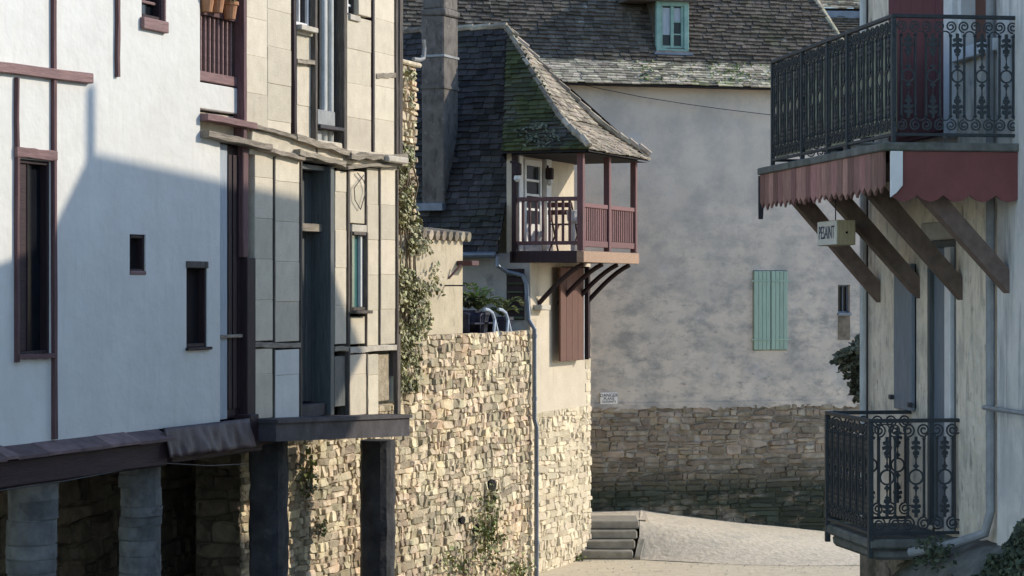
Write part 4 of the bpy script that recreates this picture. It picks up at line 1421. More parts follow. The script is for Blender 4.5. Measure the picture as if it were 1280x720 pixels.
fern('fern_plant', 'bright green fern on the terrace behind the two chairs', LH, LH.U(598, -1.4), -1.4, Z(598, 388, -1.4), 34, .5, 'leaf_fern')
fern('flower_plant', 'dark leafy potted plant squeezed between shed and chair', LH, LH.U(585, -1.5), -1.5, Z(585, 386, -1.5), 16, .3, 'leaf_dark')
fern('trailing_plant', 'sparse pale trailing plant before the shaded wall near the louvre', LH, LH.U(628, -1.3), -1.3, Z(628, 396, -1.3), 9, .42, 'leaf')
for (uu_, ww_, lab, px, py) in ((LH.U(598, -1.4), -1.4, 'dark tub holding the bright green fern', 598, 390), (LH.U(585, -1.5), -1.5, 'dark tub half hidden behind the shed corner', 584, 388), (LH.U(628, -1.3), -1.3, 'small tub under the trailing plant', 628, 396)):
    q = MB()
    TB = Same(LH, 'plant_tub', uu_, ww_, ZT, lab, 'tub', 'terrace tubs')
    zt_ = Z(px, py, ww_)
    q.lathe(uu_, ww_, [(.13, ZT), (.17, zt_ - .06), (.185, zt_ - .05), (.185, zt_), (.15, zt_ + .002)], 12)
    q.obj('bowl', 'plastic_blue', TB)

# flower pots on the loggia rail of the white house
for k, (px, py, lab) in enumerate(((258, 2, 'dark shaded flower pot on the loggia rail, leftmost'), (271, 3, 'terracotta flower pot in the middle of the loggia rail'), (287, 11, 'terracotta flower pot with yellow plant at the right of the loggia rail'))):
    wv = .02
    uu_ = LH.U(px, wv)
    FP = Same(LH, 'flower_pot', uu_, wv, LH.Z(px, py + 13, wv), lab, 'flower pot', 'loggia flower pots')
    z0 = LH.Z(px, py + 13, wv)
    q = MB()
    q.lathe(uu_, wv, [(.06, z0), (.085, z0 + .15), (.1, z0 + .152), (.1, z0 + .19), (.08, z0 + .192)], 12)
    q.obj('pot', 'terracotta', FP)
    q = MB()
    for i in range(60):
        leaf(q, (uu_ + random.gauss(0, .07), -(wv + random.gauss(0, .06)), z0 + .2 + abs(random.gauss(0, .07))), .07)
    q.obj('foliage', 'leaf_ivy', FP)
    q = MB()
    q.tube([(uu_, wv, z0 + .15), (uu_ + .02, wv, z0 + .32)], .01, 4)
    q.obj('stem', 'stem', FP)

# ================================================================== big house at the back
px0 = 735
YB = 39.6
KH = Frame('back_house', (px0 - 640) / FPX * YB, YB, .963, .27, -4.8, 'large grey rendered house with stone base and mossy tiled roof closing the street', 'house')
kU, kZ, kR = KH.U, KH.Z, KH.rect
zE = kZ(735, 104)
zS = kZ(735, 508)
uK0, uK1 = -2.3, kU(1087)
hs = kR(941, 338, 984, 438)
hw = kR(1047.5, 356, 1062.5, 391)
b = MB()
wall_faces(b, uK0, uK1, zS, zE + .1, [hs, hw], depth=.25)
b.poly([(uK1, 0, zS), (uK1, 7, zS), (uK1, 7, zE + .1), (uK1, 0, zE + .1)])
b.obj('wall', 'back_render', KH)
b = MB()
b.box(uK0, uK1 + .02, -1, -.02, -5.2, zS - .003, c=0)
b.obj('base_wall', 'back_mortar', KH)
rg = MB()
ua, ub_ = kU(722), uK1
ng = 90
lowz = [zS - .05 - .10 * abs(noise.noise(Vector((i * .23, 1, 0)))) - .05 * noise.noise(Vector((i * .9, 5, 0))) for i in range(ng + 1)]
rg.prism([(ua, zS + .05)] + [(ua + (ub_ - ua) * i / ng, lowz[i]) for i in range(ng + 1)] + [(ub_, zS + .05)], -.012, .018)
rg.obj('ragged_render', 'back_render', KH)
pol = cells(kU(722), kU(1082), -4.75, zS - .01, .36, .09, .7)
masonry(KH, KH.root, pol, -.02, .03, .007, 'back_stone', 300, lambda P: -1 * (max(p[0] for p in P) - min(p[0] for p in P)) * (max(p[1] for p in P) - min(p[1] for p in P)))
# shutters
a, b_, c, d = hs
for k, (s0, s1) in enumerate(((a + .01, (a + b_) / 2 - .009), ((a + b_) / 2 + .009, b_ - .01))):
    sh = part(KH, 'shutter', 'shutter_green', (s0, s1, -.02, .035, c + .01, d - .01))
    for j in range(4):
        x0 = s0 + (s1 - s0) * j / 4 + .003
        part(KH, 'board', 'shutter_green', (x0, s0 + (s1 - s0) * (j + 1) / 4 - .003, .036, .048, c + .02, d - .02), parent=sh, c=.003)
    for z_ in (c + .2, d - .2):
        part(KH, 'hinge', 'shutter_green', (s0 - (.06 if k == 0 else 0), s1 + (.06 if k else 0), .049, .062, z_ - .013, z_ + .013), parent=sh, c=.003)
part(KH, 'window_back', 'void', (a, b_, -.24, -.2, c, d), c=0)
a, b_, c, d = hw
wn = part(KH, 'window', 'zinc', (a, a + .03, -.15, -.08, c, d), (b_ - .03, b_, -.15, -.08, c, d), (a + .03, b_ - .03, -.15, -.08, c, c + .03), (a + .03, b_ - .03, -.15, -.08, d - .03, d), (a + .12, a + .14, -.15, -.08, c + .03, d - .03))
part(KH, 'pane', 'glass', (a + .03, b_ - .03, -.13, -.125, c + .03, d - .03), parent=wn, c=0)
part(KH, 'sill', 'zinc', (a - .01, b_ + .02, -.1, .04, c - .05, c - .002), parent=wn)
part(KH, 'stained_patch', 'base_wall', (a, b_, -.02, .012, kZ(1055, 425), c - .06), c=.004)
# roof with flared eave
e_ = -.32
prof = [(e_, zE - .02), (.32, zE + .46), (5.2, zE + .46 + 4.88 * 1.62)]
hipk = lambda r: uK1 + .3 - (r - e_) * .60
uRL = -6.5
b = MB()
tiles(b, prof[:2], lambda r: (uRL, hipk(r)), lambda a_, r, z: (a_, r, z), .17, .085, .011)
b.obj('eave_tiles', 'tile_eave_lit', KH, kind='stuff')
b = MB()
tiles(b, [prof[1], (2.4, zE + .46 + 2.08 * 1.62)], lambda r: (uRL, hipk(r)), lambda a_, r, z: (a_, r, z), .17, .088, .024)
b.obj('roof_tiles', 'tile_dark', KH, kind='stuff')
b = MB()
for (r0, z0), (r1, z1) in zip(prof, prof[1:]):
    b.add([(uRL, r0, z0 - .03), (hipk(r0), r0, z0 - .03), (hipk(r1), r1, z1 - .03), (uRL, r1, z1 - .03)], [(0, 1, 2, 3)])
rl, zl_ = prof[-1]
b.add([(uRL, rl, zl_ - .03), (hipk(rl), rl, zl_ - .03), (hipk(e_), 10.7, zE), (uRL, 10.7, zE)], [(0, 1, 2, 3)])
b.add([(hipk(e_), e_, zE - .05), (hipk(.32), .32, zE + .43), (hipk(e_), 10.7, zE)], [(0, 1, 2)])
b.add([(hipk(.32), .32, zE + .43), (hipk(rl), rl, zl_ - .03), (hipk(e_), 10.7, zE)], [(0, 1, 2)])
b.add([(uRL, e_, zE - .05), (hipk(e_), e_, zE - .05), (hipk(e_), .3, zE - .04), (uRL, .3, zE - .04)], [(0, 1, 2, 3)])
krf = b.obj('roof', 'roof_under', KH)
zz2 = lambda r: zE + .46 + (r - .32) * 1.62
for i in range(26):
    q = MB()
    r0, r1 = .32 + i * .14, .32 + (i + 1.15) * .14
    q.tube([(hipk(r0), -r0, zz2(r0) + .02), (hipk(r1), -r1, zz2(r1) + .01)], .05, 6)
    q.obj('ridge_tile', 'tile_eave_lit', KH, krf)
# moss clumps on the eave
for (px, nn) in ((806, 60), (895, 42), (925, 50), (848, 20), (960, 24)):
    q = MB()
    for i in range(nn):
        r = random.uniform(-.28, .3)
        u_ = kU(px) + random.gauss(0, .16)
        leaf(q, (u_, r, zE + (r - e_) * .75 + .02), .06, (0, -.3, 1))
    q.obj('moss_clump', 'leaf_fern', KH, krf, kind='stuff')
# dormer
f0 = .45                                        # face stands back from the wall
du0, du1 = kU(820, -f0), kU(860.5, -f0)
dz0_, dz1_ = kZ(840, 66, -f0), kZ(840, 1, -f0)
dm = part(KH, 'dormer', 'dormer_green', (du0, du0 + .09, -f0 - .05, -f0 + .03, dz0_, dz1_), (du1 - .09, du1, -f0 - .05, -f0 + .03, dz0_, dz1_), (du0 + .09, du1 - .09, -f0 - .05, -f0 + .03, dz1_ - .1, dz1_), (du0 + .09, du1 - .09, -f0 - .05, -f0 + .03, dz0_, dz0_ + .07))
part(KH, 'cheek', 'tile_dark', (du0 + .002, du0 + .05, -f0 - 1.1, -f0 - .051, dz0_ + .1, dz1_ + .05), (du1 - .05, du1 - .002, -f0 - 1.1, -f0 - .051, dz0_ + .1, dz1_ + .05), parent=dm, c=0)
part(KH, 'sill', 'zinc', (du0 - .06, du1 + .06, -f0 - .05, -f0 + .1, dz0_ - .05, dz0_ - .002), parent=dm)
ca, cb = du0 + .091, du1 - .091
part(KH, 'pane', 'glass', (ca, cb, -f0 - .045, -f0 - .04, dz0_ + .07, dz1_ - .1), parent=dm, c=0)
mid = (ca + cb) / 2
hz = dz0_ + .07
hh = dz1_ - .1 - hz
part(KH, 'casement', 'dormer_green', (ca, ca + .04, -f0 - .04, -f0, hz, hz + hh), (cb - .05, cb, -f0 - .04, -f0, hz, hz + hh), (mid - .03, mid + .03, -f0 - .04, -f0 + .005, hz, hz + hh), (ca + .04, mid - .03, -f0 - .04, -f0, hz, hz + .06), (mid + .03, cb - .05, -f0 - .04, -f0, hz, hz + .06), (mid + .03, cb - .05, -f0 - .04, -f0 - .01, hz + hh * .33, hz + hh * .33 + .025), (mid + .03, cb - .05, -f0 - .04, -f0 - .01, hz + hh * .62, hz + hh * .62 + .025), parent=dm, c=.004)
part(KH, 'curtain_and_sky', 'curtain_and_sky', (ca + .041, mid - .031, -f0 - .038, -f0 - .03, hz + hh * .33, hz + hh - .03), (mid + .031, cb - .051, -f0 - .038, -f0 - .03, hz + hh * .63 + .02, hz + hh - .03), parent=dm, c=0)  # pale sheets painting the sky's reflection in the dormer panes
b = MB()
b.add([(du0 - .55, f0 - .12, dz1_ - .02), (du1 + .12, f0 - .12, dz1_ - .02), (du1 + .12, f0 + 1.3, dz1_ + .0), (du0 - .55, f0 + 1.3, dz1_ + .0),
       (du0 - .55, f0 - .12, dz1_ + .05), (du1 + .12, f0 - .12, dz1_ + .05), ((du0 + du1) / 2, f0 + .5, dz1_ + .75), ((du0 + du1) / 2, f0 + 1.8, dz1_ + .75), (du1 + .12, f0 + 1.3, dz1_ + .05), (du0 - .55, f0 + 1.3, dz1_ + .05)],
      [(0, 1, 2, 3), (0, 1, 5, 4), (4, 5, 6), (5, 8, 7, 6), (4, 6, 7, 9), (1, 2, 8, 5), (0, 4, 9, 3)])
b.obj('dormer_roof', 'tile_dark', KH, dm)
# wire along the wall
mb = MB()
mb.tube([(kU(x), .12, kZ(x, y)) for x, y in ((722, 106), (760, 114), (800, 122), (850, 130), (900, 137), (950, 143), (1000, 148))], .009, 4)
o = mb.obj('wall_cable', 'wire', KH)
o.parent = None
o.matrix_world = KH.root.matrix_basis
top(o, 'thin dark cable running along the grey wall under the eave', 'cable')
# warning plate
a, b_, c, d = kR(750, 490.5, 771.5, 505)
SG = Same(KH, 'warning_sign', (a + b_) / 2, .03, c, 'small white warning plate on the grey wall above the stone base', 'sign')
pl = part(SG, 'plate', 'sign_white', (a, b_, .004, .02, c, d), c=.003)
hgt = d - c
for (t, sz, fz_) in (('DANGER', .085, .74), ('PLANS', .07, .45), ('GLISSANTS', .055, .2)):
    text_obj(t, sz, 'print', SG, pl, (a + b_) / 2, .0225, c + hgt * fz_)

# ================================================================== far roof seen past the back house
YD = 58
FR = Frame('far_house', (1010 - 640) / FPX * YD, YD, 1, .1, -4.8, 'distant house with mossy roof glimpsed between back house and balcony', 'house')
zf = FR.Z(1040, 10)
part(FR, 'wall', 'chimney', (-1, 8, -6, 0, -4.8, zf), c=0)
part(FR, 'gutter', 'zinc', (-1, 8, .25, .4, zf - .32, zf - .12))
b = MB()
tiles(b, [(-.4, zf - .05), (4, zf + 3)], lambda r: (-1, 8), lambda a_, r, z: (a_, r, z), .2, .12, .03)
b.obj('roof_tiles', 'tile_eave_lit', FR, kind='stuff')
part(FR, 'roof', 'roof_under', (-1, 8, -6, .3, zf - .1, zf - .06))
b = MB()
z2 = FR.Z(1045, 22)
tiles(b, [(-2.2, z2 - 1.6), (-.3, z2)], lambda r: (-1, 8), lambda a_, r, z: (a_, r, z), .2, .12, .03)
b.obj('lean_to_tiles', 'tile_dark', FR, kind='stuff')

# ================================================================== steps, ramp
def wp_(px, py, z):
    Y = -(z) * FPX / (py - 360)
    return (px - 640) / FPX * Y, Y


zL = -4.04
sx0, sx1 = 1.05, 2.06
st = bpy.data.objects.new('stone_steps', None)
COL.objects.link(st)
st.location = (sx0, 37.3, GZ)
top(st, 'four worn stone steps beside the foot of the gallery house', 'steps')
nS = 4
rise = (zL - GZ) / nS
for i in range(nS):
    mb = MB()
    y0 = 37.3 + i * .24
    dxs = i * .05
    mb.box(sx0 + dxs, sx1 + dxs, -(y0 + (.5 if i < nS - 1 else .9)), -(y0 - .02), GZ + i * rise + .001, GZ + (i + 1) * rise, c=.02, jit=.008)
    o = mb.obj('step', 'step_stone')
    o.parent = st
    o.location = (-sx0, -37.3, -GZ)
mb = MB()
mb.add([(sx1 + .02, 37.25, GZ), (sx1 + .12, 37.2, GZ), (sx1 + .34, 38.3, zL - .03), (sx1 + .22, 38.3, zL - .02), (sx1 + .03, 37.25, GZ + .06), (sx1 + .12, 37.2, GZ + .05)], [(0, 1, 5, 4), (4, 5, 2, 3), (0, 4, 3), (1, 2, 5)])
o = mb.obj('kerb', 'step_stone')
o.parent = st
o.location = (-sx0, -37.3, -GZ)

# ramp: ruled sheet from the landing down to the right, thick enough to have a body
A0 = Vector((sx1 + .10, 37.22, GZ + .004))
A1 = Vector((sx1 + .30, 38.25, zL - .01))
nx_, ny_ = 36, 16
lw = lambda X: 39.6 + (X - KH.o[0]) * .2804 + .06
pts, F = [], []
for i in range(nx_ + 1):
    f = i / nx_
    X1 = A1.x + f * 6.2
    for j in range(ny_ + 1):
        g = j / ny_
        Xf = A0.x + f * 6.4
        Yf = A0.y - .9 * math.sin(min(1, f * 2.2) * math.pi / 2) + f * .2
        Yb = lw(X1) + .2
        zback = zL - .0 - .60 * min(1, f * 1.45) ** .9
        zfr = GZ + .005
        gz = min(1, g / (.36 + .5 * f))
        x = Xf + (X1 - Xf) * g
        y = Yf + (Yb - Yf) * g
        if f < .02:
            pass
        z = zfr + (zback - zfr) * (gz * gz * (3 - 2 * gz)) + .012 * noise.noise(Vector((x * .8, y * .8, 0)))
        pts.append((x, y, max(z, GZ + .004)))
for i in range(nx_):
    for j in range(ny_):
        k = i * (ny_ + 1) + j
        F.append((k, k + ny_ + 1, k + ny_ + 2, k + 1))
mb = MB()
mb.add(pts, F)
# landing between steps and back wall
mb.add([(sx0 - .6, 38.15, zL - .004), (A1.x + .02, 38.2, zL - .004), (A1.x + .05, lw(A1.x) + .2, zL - .004), (sx0 - .6, lw(sx0 - .6) + .2, zL - .004)], [(0, 1, 2, 3)])
o = structure('ramp', 'paving', mb)
o.data.shade_smooth()
mb = MB()
for i in range(260):
    f = random.random()
    if f < .35:
        x, y = random.gauss(1.15, .35), 37.1 + random.gauss(0, .12)
        z = GZ
    elif f < .7:
        x = random.uniform(2.2, 7.5)
        y, z = 36.9 - .55 * math.sin(min(1, (x - 2.1) / 2.9) * 1.57) + random.gauss(0, .25), GZ + .01
    else:
        x, y, z = random.uniform(-.2, 6), random.uniform(35.2, 37), GZ
    r = random.uniform(.006, .018)
    mb.add([(x - r, y - r, z), (x + r, y - r * .7, z), (x + r * .8, y + r, z), (x - r, y + r * .8, z), (x + random.uniform(-r, r) * .5, y, z + r * 1.1)], [(0, 1, 4), (1, 2, 4), (2, 3, 4), (3, 0, 4), (3, 2, 1, 0)])
o = mb.obj('gravel', 'paving')
o['kind'] = 'stuff'
o['label'] = 'loose grit and pebbles scattered on the sunlit paving'
o['category'] = 'gravel'
# small grass tuft by the steps
TG = bpy.data.objects.new('grass_tuft', None)
COL.objects.link(TG)
TG.location = (1.0, 37.1, GZ)
top(TG, 'small green tuft at the wall foot left of the steps', 'plant')
mb = MB()
for i in range(150):
    leaf(mb, (random.gauss(0, .12), random.gauss(0, .05), abs(random.gauss(0, .06))), .07)
o = mb.obj('foliage', 'leaf')
o.parent = TG

# ================================================================== house with iron balconies on the right
RH = Frame('balcony_house', 3.66, 22.76, .15, -.989, -7.0, 'stained cream house with two iron balconies on the right bank', 'house')
rU, rZ, rW, rZw, rR = RH.U, RH.Z, RH.W, RH.Zw, RH.rect
uN = rU(1250)
zf2 = rZ(1180, 175)                    # upper floor level on the wall plane
hd = (rU(1159), rU(1195), -2.25, rZ(1175, 300))
hw2 = (rU(1199), rU(1250) - .02, rZ(1225, 55), 3.2)
hw1 = (rU(1140), rU(1146), rZ(1142, 510), rZ(1142, 345))
b = MB()
wall_faces(b, 0, uN, -2.6, 4.05, [hd, hw2], depth=.25)
b.poly([(0, 0, -2.6), (0, 3, -2.6), (0, 3, 4.05), (0, 0, 4.05)])
b.obj('wall', 'right_render', RH)
part(RH, 'base_wall', 'base_wall', (-.01, uN + .3, -3, .05, -7, -2.602), c=.02)
part(RH, 'core', 'void', (.1, uN + 3, -4, -.5, -2.6, 3.8), c=0)
b = MB()
b.add([(-.35, -.4, 4.05), (uN + 6, -.4, 4.05), (uN + 6, 5, 4.45), (-.35, 2.2, 4.25), (-.35, -.4, 4.12), (uN + 6, -.4, 4.12), (uN + 6, 5, 4.6), (-.35, 2.2, 4.4)], [(0, 1, 2, 3), (4, 5, 6, 7), (0, 1, 5, 4), (0, 4, 7, 3), (1, 2, 6, 5), (2, 3, 7, 6)])
b.obj('roof', 'tile_dark', RH)
# far-corner downpipe
mb = MB()
mb.tube([(.07, .03, 3.9), (.07, .03, 0), (.07, .03, -2.6)], .04, 10)
mb.obj('corner_pipe', 'pipe_white', RH)
mb = MB()
mb.tube([(.2, .03, 3.9), (.2, .03, -2.5)], .012, 5)
mb.obj('corner_cable', 'wire', RH)
# upper storey: red shutter, white window
sh = part(RH, 'red_shutter', 'shutter_red', (rU(1112, .05), rU(1187, .05), .004, .05, zf2 + .04, 3.3))
for k in range(5):
    a, b_ = rU(1112, .05), rU(1187, .05)
    part(RH, 'board', 'shutter_red', (a + (b_ - a) * k / 5 + .004, a + (b_ - a) * (k + 1) / 5 - .004, .051, .064, zf2 + .08, 3.26), parent=sh, c=.004)
part(RH, 'door_frame', 'white_paint', (rU(1188), rU(1198), .003, .07, zf2, 3.3), c=.01)
a, b_, c, d = hw2
wn = part(RH, 'window', 'white_paint', (a, a + .08, -.2, .02, c, d), (b_ - .06, b_, -.2, .01, c, d), (a + .08, b_ - .06, -.2, .0, d - .06, d), c=.008)
part(RH, 'sill', 'white_paint', (a - .03, b_ + .04, -.2, .07, c - .11, c - .002), parent=wn)
for (s0, s1) in ((a + .085, (a + b_) / 2 - .01), ((a + b_) / 2 + .01, b_ - .065)):
    part(RH, 'inner_shutter', 'brown_paint', (s0, s1, -.16, -.12, c, d), parent=wn)
part(RH, 'pane', 'glass', (a + .08, b_ - .06, -.2, -.19, c, d), parent=wn, c=0)
# lower storey
l0, l1 = rU(1117, .05), rU(1139, .05)
sh = part(RH, 'blue_shutter', 'blue_grey', (l0, l1, .004, .05, rZ(1128, 511), rZ(1128, 330)))
part(RH, 'latch', 'iron', (l0 - .05, l0 + .02, .05, .09, rZ(1128, 500), rZ(1128, 494)), (l1 - .01, l1 + .05, .05, .09, rZ(1140, 508), rZ(1140, 502)), parent=sh)
part(RH, 'window_edge', 'white_paint', (rU(1140.5), rU(1143), .003, .03, rZ(1142, 510), rZ(1142, 330)))
part(RH, 'window_gap', 'void', (rU(1143.2), rU(1145.5), .003, .012, rZ(1144, 510), rZ(1144, 330)), c=0)
a, b_, c, d = hd
dr = part(RH, 'door', 'door_blue', (a, a + .05, -.12, -.0, c, d), (b_ - .05, b_, -.12, -.0, c, d), (a + .05, b_ - .05, -.12, -.02, d - .07, d))
part(RH, 'door_leaf', 'blue_grey', (a + .051, rU(1178), -.09, -.05, c, d - .07), parent=dr)
part(RH, 'door_leaf', 'door_blue', (rU(1178.5), b_ - .051, -.11, -.08, c, d - .07), parent=dr)
part(RH, 'white_post', 'white_paint', (rU(1184), rU(1191), -.07, .03, c, d - .07), parent=dr)
part(RH, 'lintel', 'pale_stone', (a - .1, b_ + .06, -.1, .03, d + .002, d + .17), c=.012)
# pipe on the wall seam
zp = lambda y: rZ(1250, y)
mb = MB()
mb.tube([(uN - .04, .07, 3.9), (uN - .04, .07, 0.5), (uN - .04, .07, zp(640)), (uN - .10, .1, zp(668)), (uN - .3, .30, zp(684)), (uN - .62, .60, zp(700))], .042, 10)
mb.obj('downpipe', 'pipe_pale', RH)


# ---- iron panel unit
def spiral(cx, cz, r0, r1, a0, a1, n=14):
    return [(cx + (r0 + (r1 - r0) * i / n) * math.cos(a0 + (a1 - a0) * i / n), 0, cz + (r0 + (r1 - r0) * i / n) * math.sin(a0 + (a1 - a0) * i / n)) for i in range(n + 1)]


def iron_unit(P, H, t=.009):
    mb = MB()
    hb = P * .28
    for s in (-1, 1):
        mb.box(s * hb - t * .9, s * hb + t * .9, -t, t, .16 * H, .84 * H)
    mb.tube([(.24 * P * math.cos(a * math.pi / 9), 0, .5 * H + .24 * P * math.sin(a * math.pi / 9)) for a in range(18)], t * 1.1, 4, closed=True)
    sp = lambda z0, z1, wd: mb.prism([(0, z0), (wd, z0 + (z1 - z0) * .35), (wd * .3, z0 + (z1 - z0) * .5), (0, z1), (-wd * .3, z0 + (z1 - z0) * .5), (-wd, z0 + (z1 - z0) * .35)], -t * .8, t * .8)
    sp(.5 * H + .25 * P, .5 * H + .60 * P, .028)
    sp(.5 * H - .25 * P, .5 * H - .60 * P, .028)
    for (b0, sg) in ((.13 * H, 1), (.87 * H, -1)):
        # fleuron
        mb.prism([(-.012, b0), (.012, b0), (.012, b0 + sg * .16 * H), (-.012, b0 + sg * .16 * H)], -t, t)
        for (dz, wd, ln) in ((.03, .040, .06), (.075, .048, .06), (.12, .030, .07)):
            z_ = b0 + sg * dz * H
            mb.prism([(0, z_), (wd, z_ + sg * ln * .3 * H), (wd * .8, z_ + sg * ln * .75 * H), (0, z_ + sg * ln * .55 * H), (-wd * .8, z_ + sg * ln * .75 * H), (-wd, z_ + sg * ln * .3 * H)], -t * .9, t * .9)
        sp(b0 + sg * .15 * H, b0 + sg * .25 * H, .02)
        cz = (.07 if sg > 0 else .93) * H
        for s in (-1, 1):
            mb.tube(spiral(s * P * .27, cz, P * .23, P * .05, math.pi / 2 * sg, math.pi / 2 * sg - s * sg * -1 * 3.4 * math.pi, 22), t, 4)
        # arch between this unit and the next
        mb.tube([(P * .5 + P * .22 * math.cos(a * math.pi / 8), 0, b0 + sg * (.03 * H) - sg * P * .22 * math.sin(a * math.pi / 8)) for a in range(9)], t * .9, 4)
        for s in (-1, 1):
            mb.lathe(s * hb, 0, [(.004, b0 + sg * .02 - .018), (.02, b0 + sg * .02), (.004, b0 + sg * .02 + .018)], 6)
    return mb


def put_unit(fr, mesh_, parent, u, w, z, along_w):
    o = bpy.data.objects.new('scroll_panel', mesh_)
    COL.objects.link(o)
    o.parent = parent
    o.location = (u, -w, z - fr.base)
    o.rotation_euler = (0, 0, math.pi / 2 if along_w else 0)
    return o


# ---- upper balcony
pu = 1.10
u0, u1 = rU(966, pu), rU(1117, pu)
zr0, zr1 = rZ(966, 205, pu), rZ(966, 80, pu)
zr0b, zr1b = rZ(1117, 163, pu), rZ(1117, 15, pu)
zb_, zt2 = (zr0 + zr0b) / 2, (zr1 + zr1b) / 2
zsl = zb_ - .07
bal = part(RH, 'balcony', 'slab_stone', (u0 - .16, u1 + .10, .002, pu + .12, zsl - .07, zsl), c=.01, label='upper balcony with iron scrolls, green screen and wooden valance')
part(RH, 'under_deck', 'timber_dark', (u0 - .05, u1, .01, pu, zsl - .16, zsl - .072), parent=bal)
part(RH, 'handrail', 'iron', (u0 - .02, u1 + .02, pu - .02, pu + .02, zt2 - .02, zt2 + .012), (u1 - .02, u1 + .02, .01, pu - .021, zt2 - .02, zt2 + .012), (u0 - .02, u0 + .02, .01, pu - .021, zt2 - .02, zt2 + .012), parent=bal, c=.004)
part(RH, 'bottom_rail', 'iron', (u0 - .02, u1 + .02, pu - .012, pu + .012, zb_ - .012, zb_ + .016), (u1 - .012, u1 + .012, .01, pu - .013, zb_ - .012, zb_ + .016), (u0 - .012, u0 + .012, .01, pu - .013, zb_ - .012, zb_ + .016), parent=bal, c=.004)
HU = zt2 - zb_ - .035
nl = 15
PL_ = (u1 - u0) / nl
mu = iron_unit(PL_, HU).mesh('scroll_panel')
mu.materials.append(M['iron'])
for k in range(nl):
    put_unit(RH, mu, bal, u0 + PL_ * (k + .5), pu, zb_ + .016, False)
nf = 5
PF_ = (pu - .02) / nf
mf = iron_unit(PF_, HU).mesh('scroll_panel')
mf.materials.append(M['iron'])
for k in range(nf):
    put_unit(RH, mf, bal, u1, PF_ * (k + .5), zb_ + .016, True)
    put_unit(RH, mf, bal, u0, PF_ * (k + .5), zb_ + .016, True)
for px in (966, 1003, 1035, 1060, 1117):
    uu = rU(px, pu)
    part(RH, 'post', 'iron', (uu - .018, uu + .018, pu - .02, pu + .02, zsl, zt2 - .02), parent=bal, c=.004)
# screen sheets tied behind the ironwork
ns = 9
for k in range(ns):
    a, b_ = u0 + (u1 - u0) * k / ns, u0 + (u1 - u0) * (k + 1) / ns
    part(RH, 'screen_sheet', 'screen', (a + .012, b_ - .012, pu - .035, pu - .025 + random.uniform(-.006, .004), zb_ + .02 + random.uniform(0, .02), zt2 - .03 - random.uniform(0, .02)), parent=bal, c=.003)
# things on the balcony floor seen under the rail
# valance boards with pointed ends along the river, scalloped board to the front
nv = 24
va0, va1 = u0 - .13, u1 + .02
for k in range(nv):
    a, b_ = va0 + (va1 - va0) * k / nv, va0 + (va1 - va0) * (k + 1) / nv
    zt_ = zsl - .072
    hv = .34 + random.uniform(-.014, .014)
    q = MB()
    q.prism([(a + .002, zt_), (b_ - .002, zt_), (b_ - .002, zt_ - hv + .05), ((a + b_) / 2 + .02, zt_ - hv + .015), ((a + b_) / 2, zt_ - hv - .012), ((a + b_) / 2 - .02, zt_ - hv + .015), (a + .002, zt_ - hv + .05)], pu + .075, pu + .098 + random.uniform(-.004, .004))
    q.obj('valance_board', 'valance', RH, bal)
fa0, fa1 = 0.0, pu + .05
pts = [(fa0, zsl - .074), (fa1, zsl - .074)]
nsc = 5
for k in range(nsc):
    for j in range(8):
        f = j / 8
        x = fa1 - (fa1 - fa0) * (k + f) / nsc
        pts.append((x, zsl - .44 - .055 * math.sin(math.pi * f)))
pts.append((fa0, zsl - .44))
q = MB()
n = len(pts)
P3 = [(u1 + .05, -x, z) for x, z in pts] + [(u1 + .075, -x, z) for x, z in pts]
q.add(P3, [list(range(n)), list(range(2 * n - 1, n - 1, -1))] + [[i, (i + 1) % n, n + (i + 1) % n, n + i] for i in range(n)])
q.obj('front_valance', 'valance_red', RH, bal)
q = MB()
wA, wB = rW(1128, u1 + .09), rW(1113, u1 + .09)
q.add([(u1 + .08, -wA, zsl - .074), (u1 + .08, -wB, zsl - .074), (u1 + .08, -wB - .0, zsl - .46), (u1 + .08, -(wA + wB) / 2 + .0, zsl - .42), (u1 + .08, -wA, zsl - .36), (u1 + .1, -wA, zsl - .074), (u1 + .1, -wB, zsl - .074), (u1 + .1, -wB, zsl - .46), (u1 + .1, -(wA + wB) / 2, zsl - .42), (u1 + .1, -wA, zsl - .36)],
      [(0, 1, 2, 3, 4), (9, 8, 7, 6, 5), (0, 1, 6, 5), (1, 2, 7, 6), (2, 3, 8, 7), (3, 4, 9, 8), (4, 0, 5, 9)])
q.obj('corner_flashing', 'sign_white', RH, bal)
q = MB()
q.prism([(va0 - .03, zsl - .08), (va0 - .002, zsl - .08), (va0 - .002, zsl - .40), (va0 - .02, zsl - .52), (va0 - .03, zsl - .38)], pu + .06, pu + .11)
q.obj('end_flashing', 'wire', RH, bal)
# diagonal braces
for (xt, xb_, yb_) in ((985, 1098, 378), (1050, 1147, 373), (1088, 1200, 375), (1152, 1263, 372)):
    ub = rU(xb_)
    zb2 = rZ(xb_, yb_)
    q = MB()
    zt3 = zsl - .16
    d_ = .1
    q.add([(ub - .07, -.0, zb2), (ub + .07, -.0, zb2), (ub - .07, -.0, zb2 + .20), (ub + .07, -.0, zb2 + .20),
           (ub - .07, -(pu - .02), zt3 - .0), (ub + .07, -(pu - .02), zt3), (ub - .07, -(pu - .24), zt3), (ub + .07, -(pu - .24), zt3)],
          [(0, 1, 5, 4), (2, 6, 7, 3), (0, 4, 6, 2), (1, 3, 7, 5), (4, 5, 7, 6), (0, 2, 3, 1)])
    q.obj('brace', 'brace_wood', RH, bal)
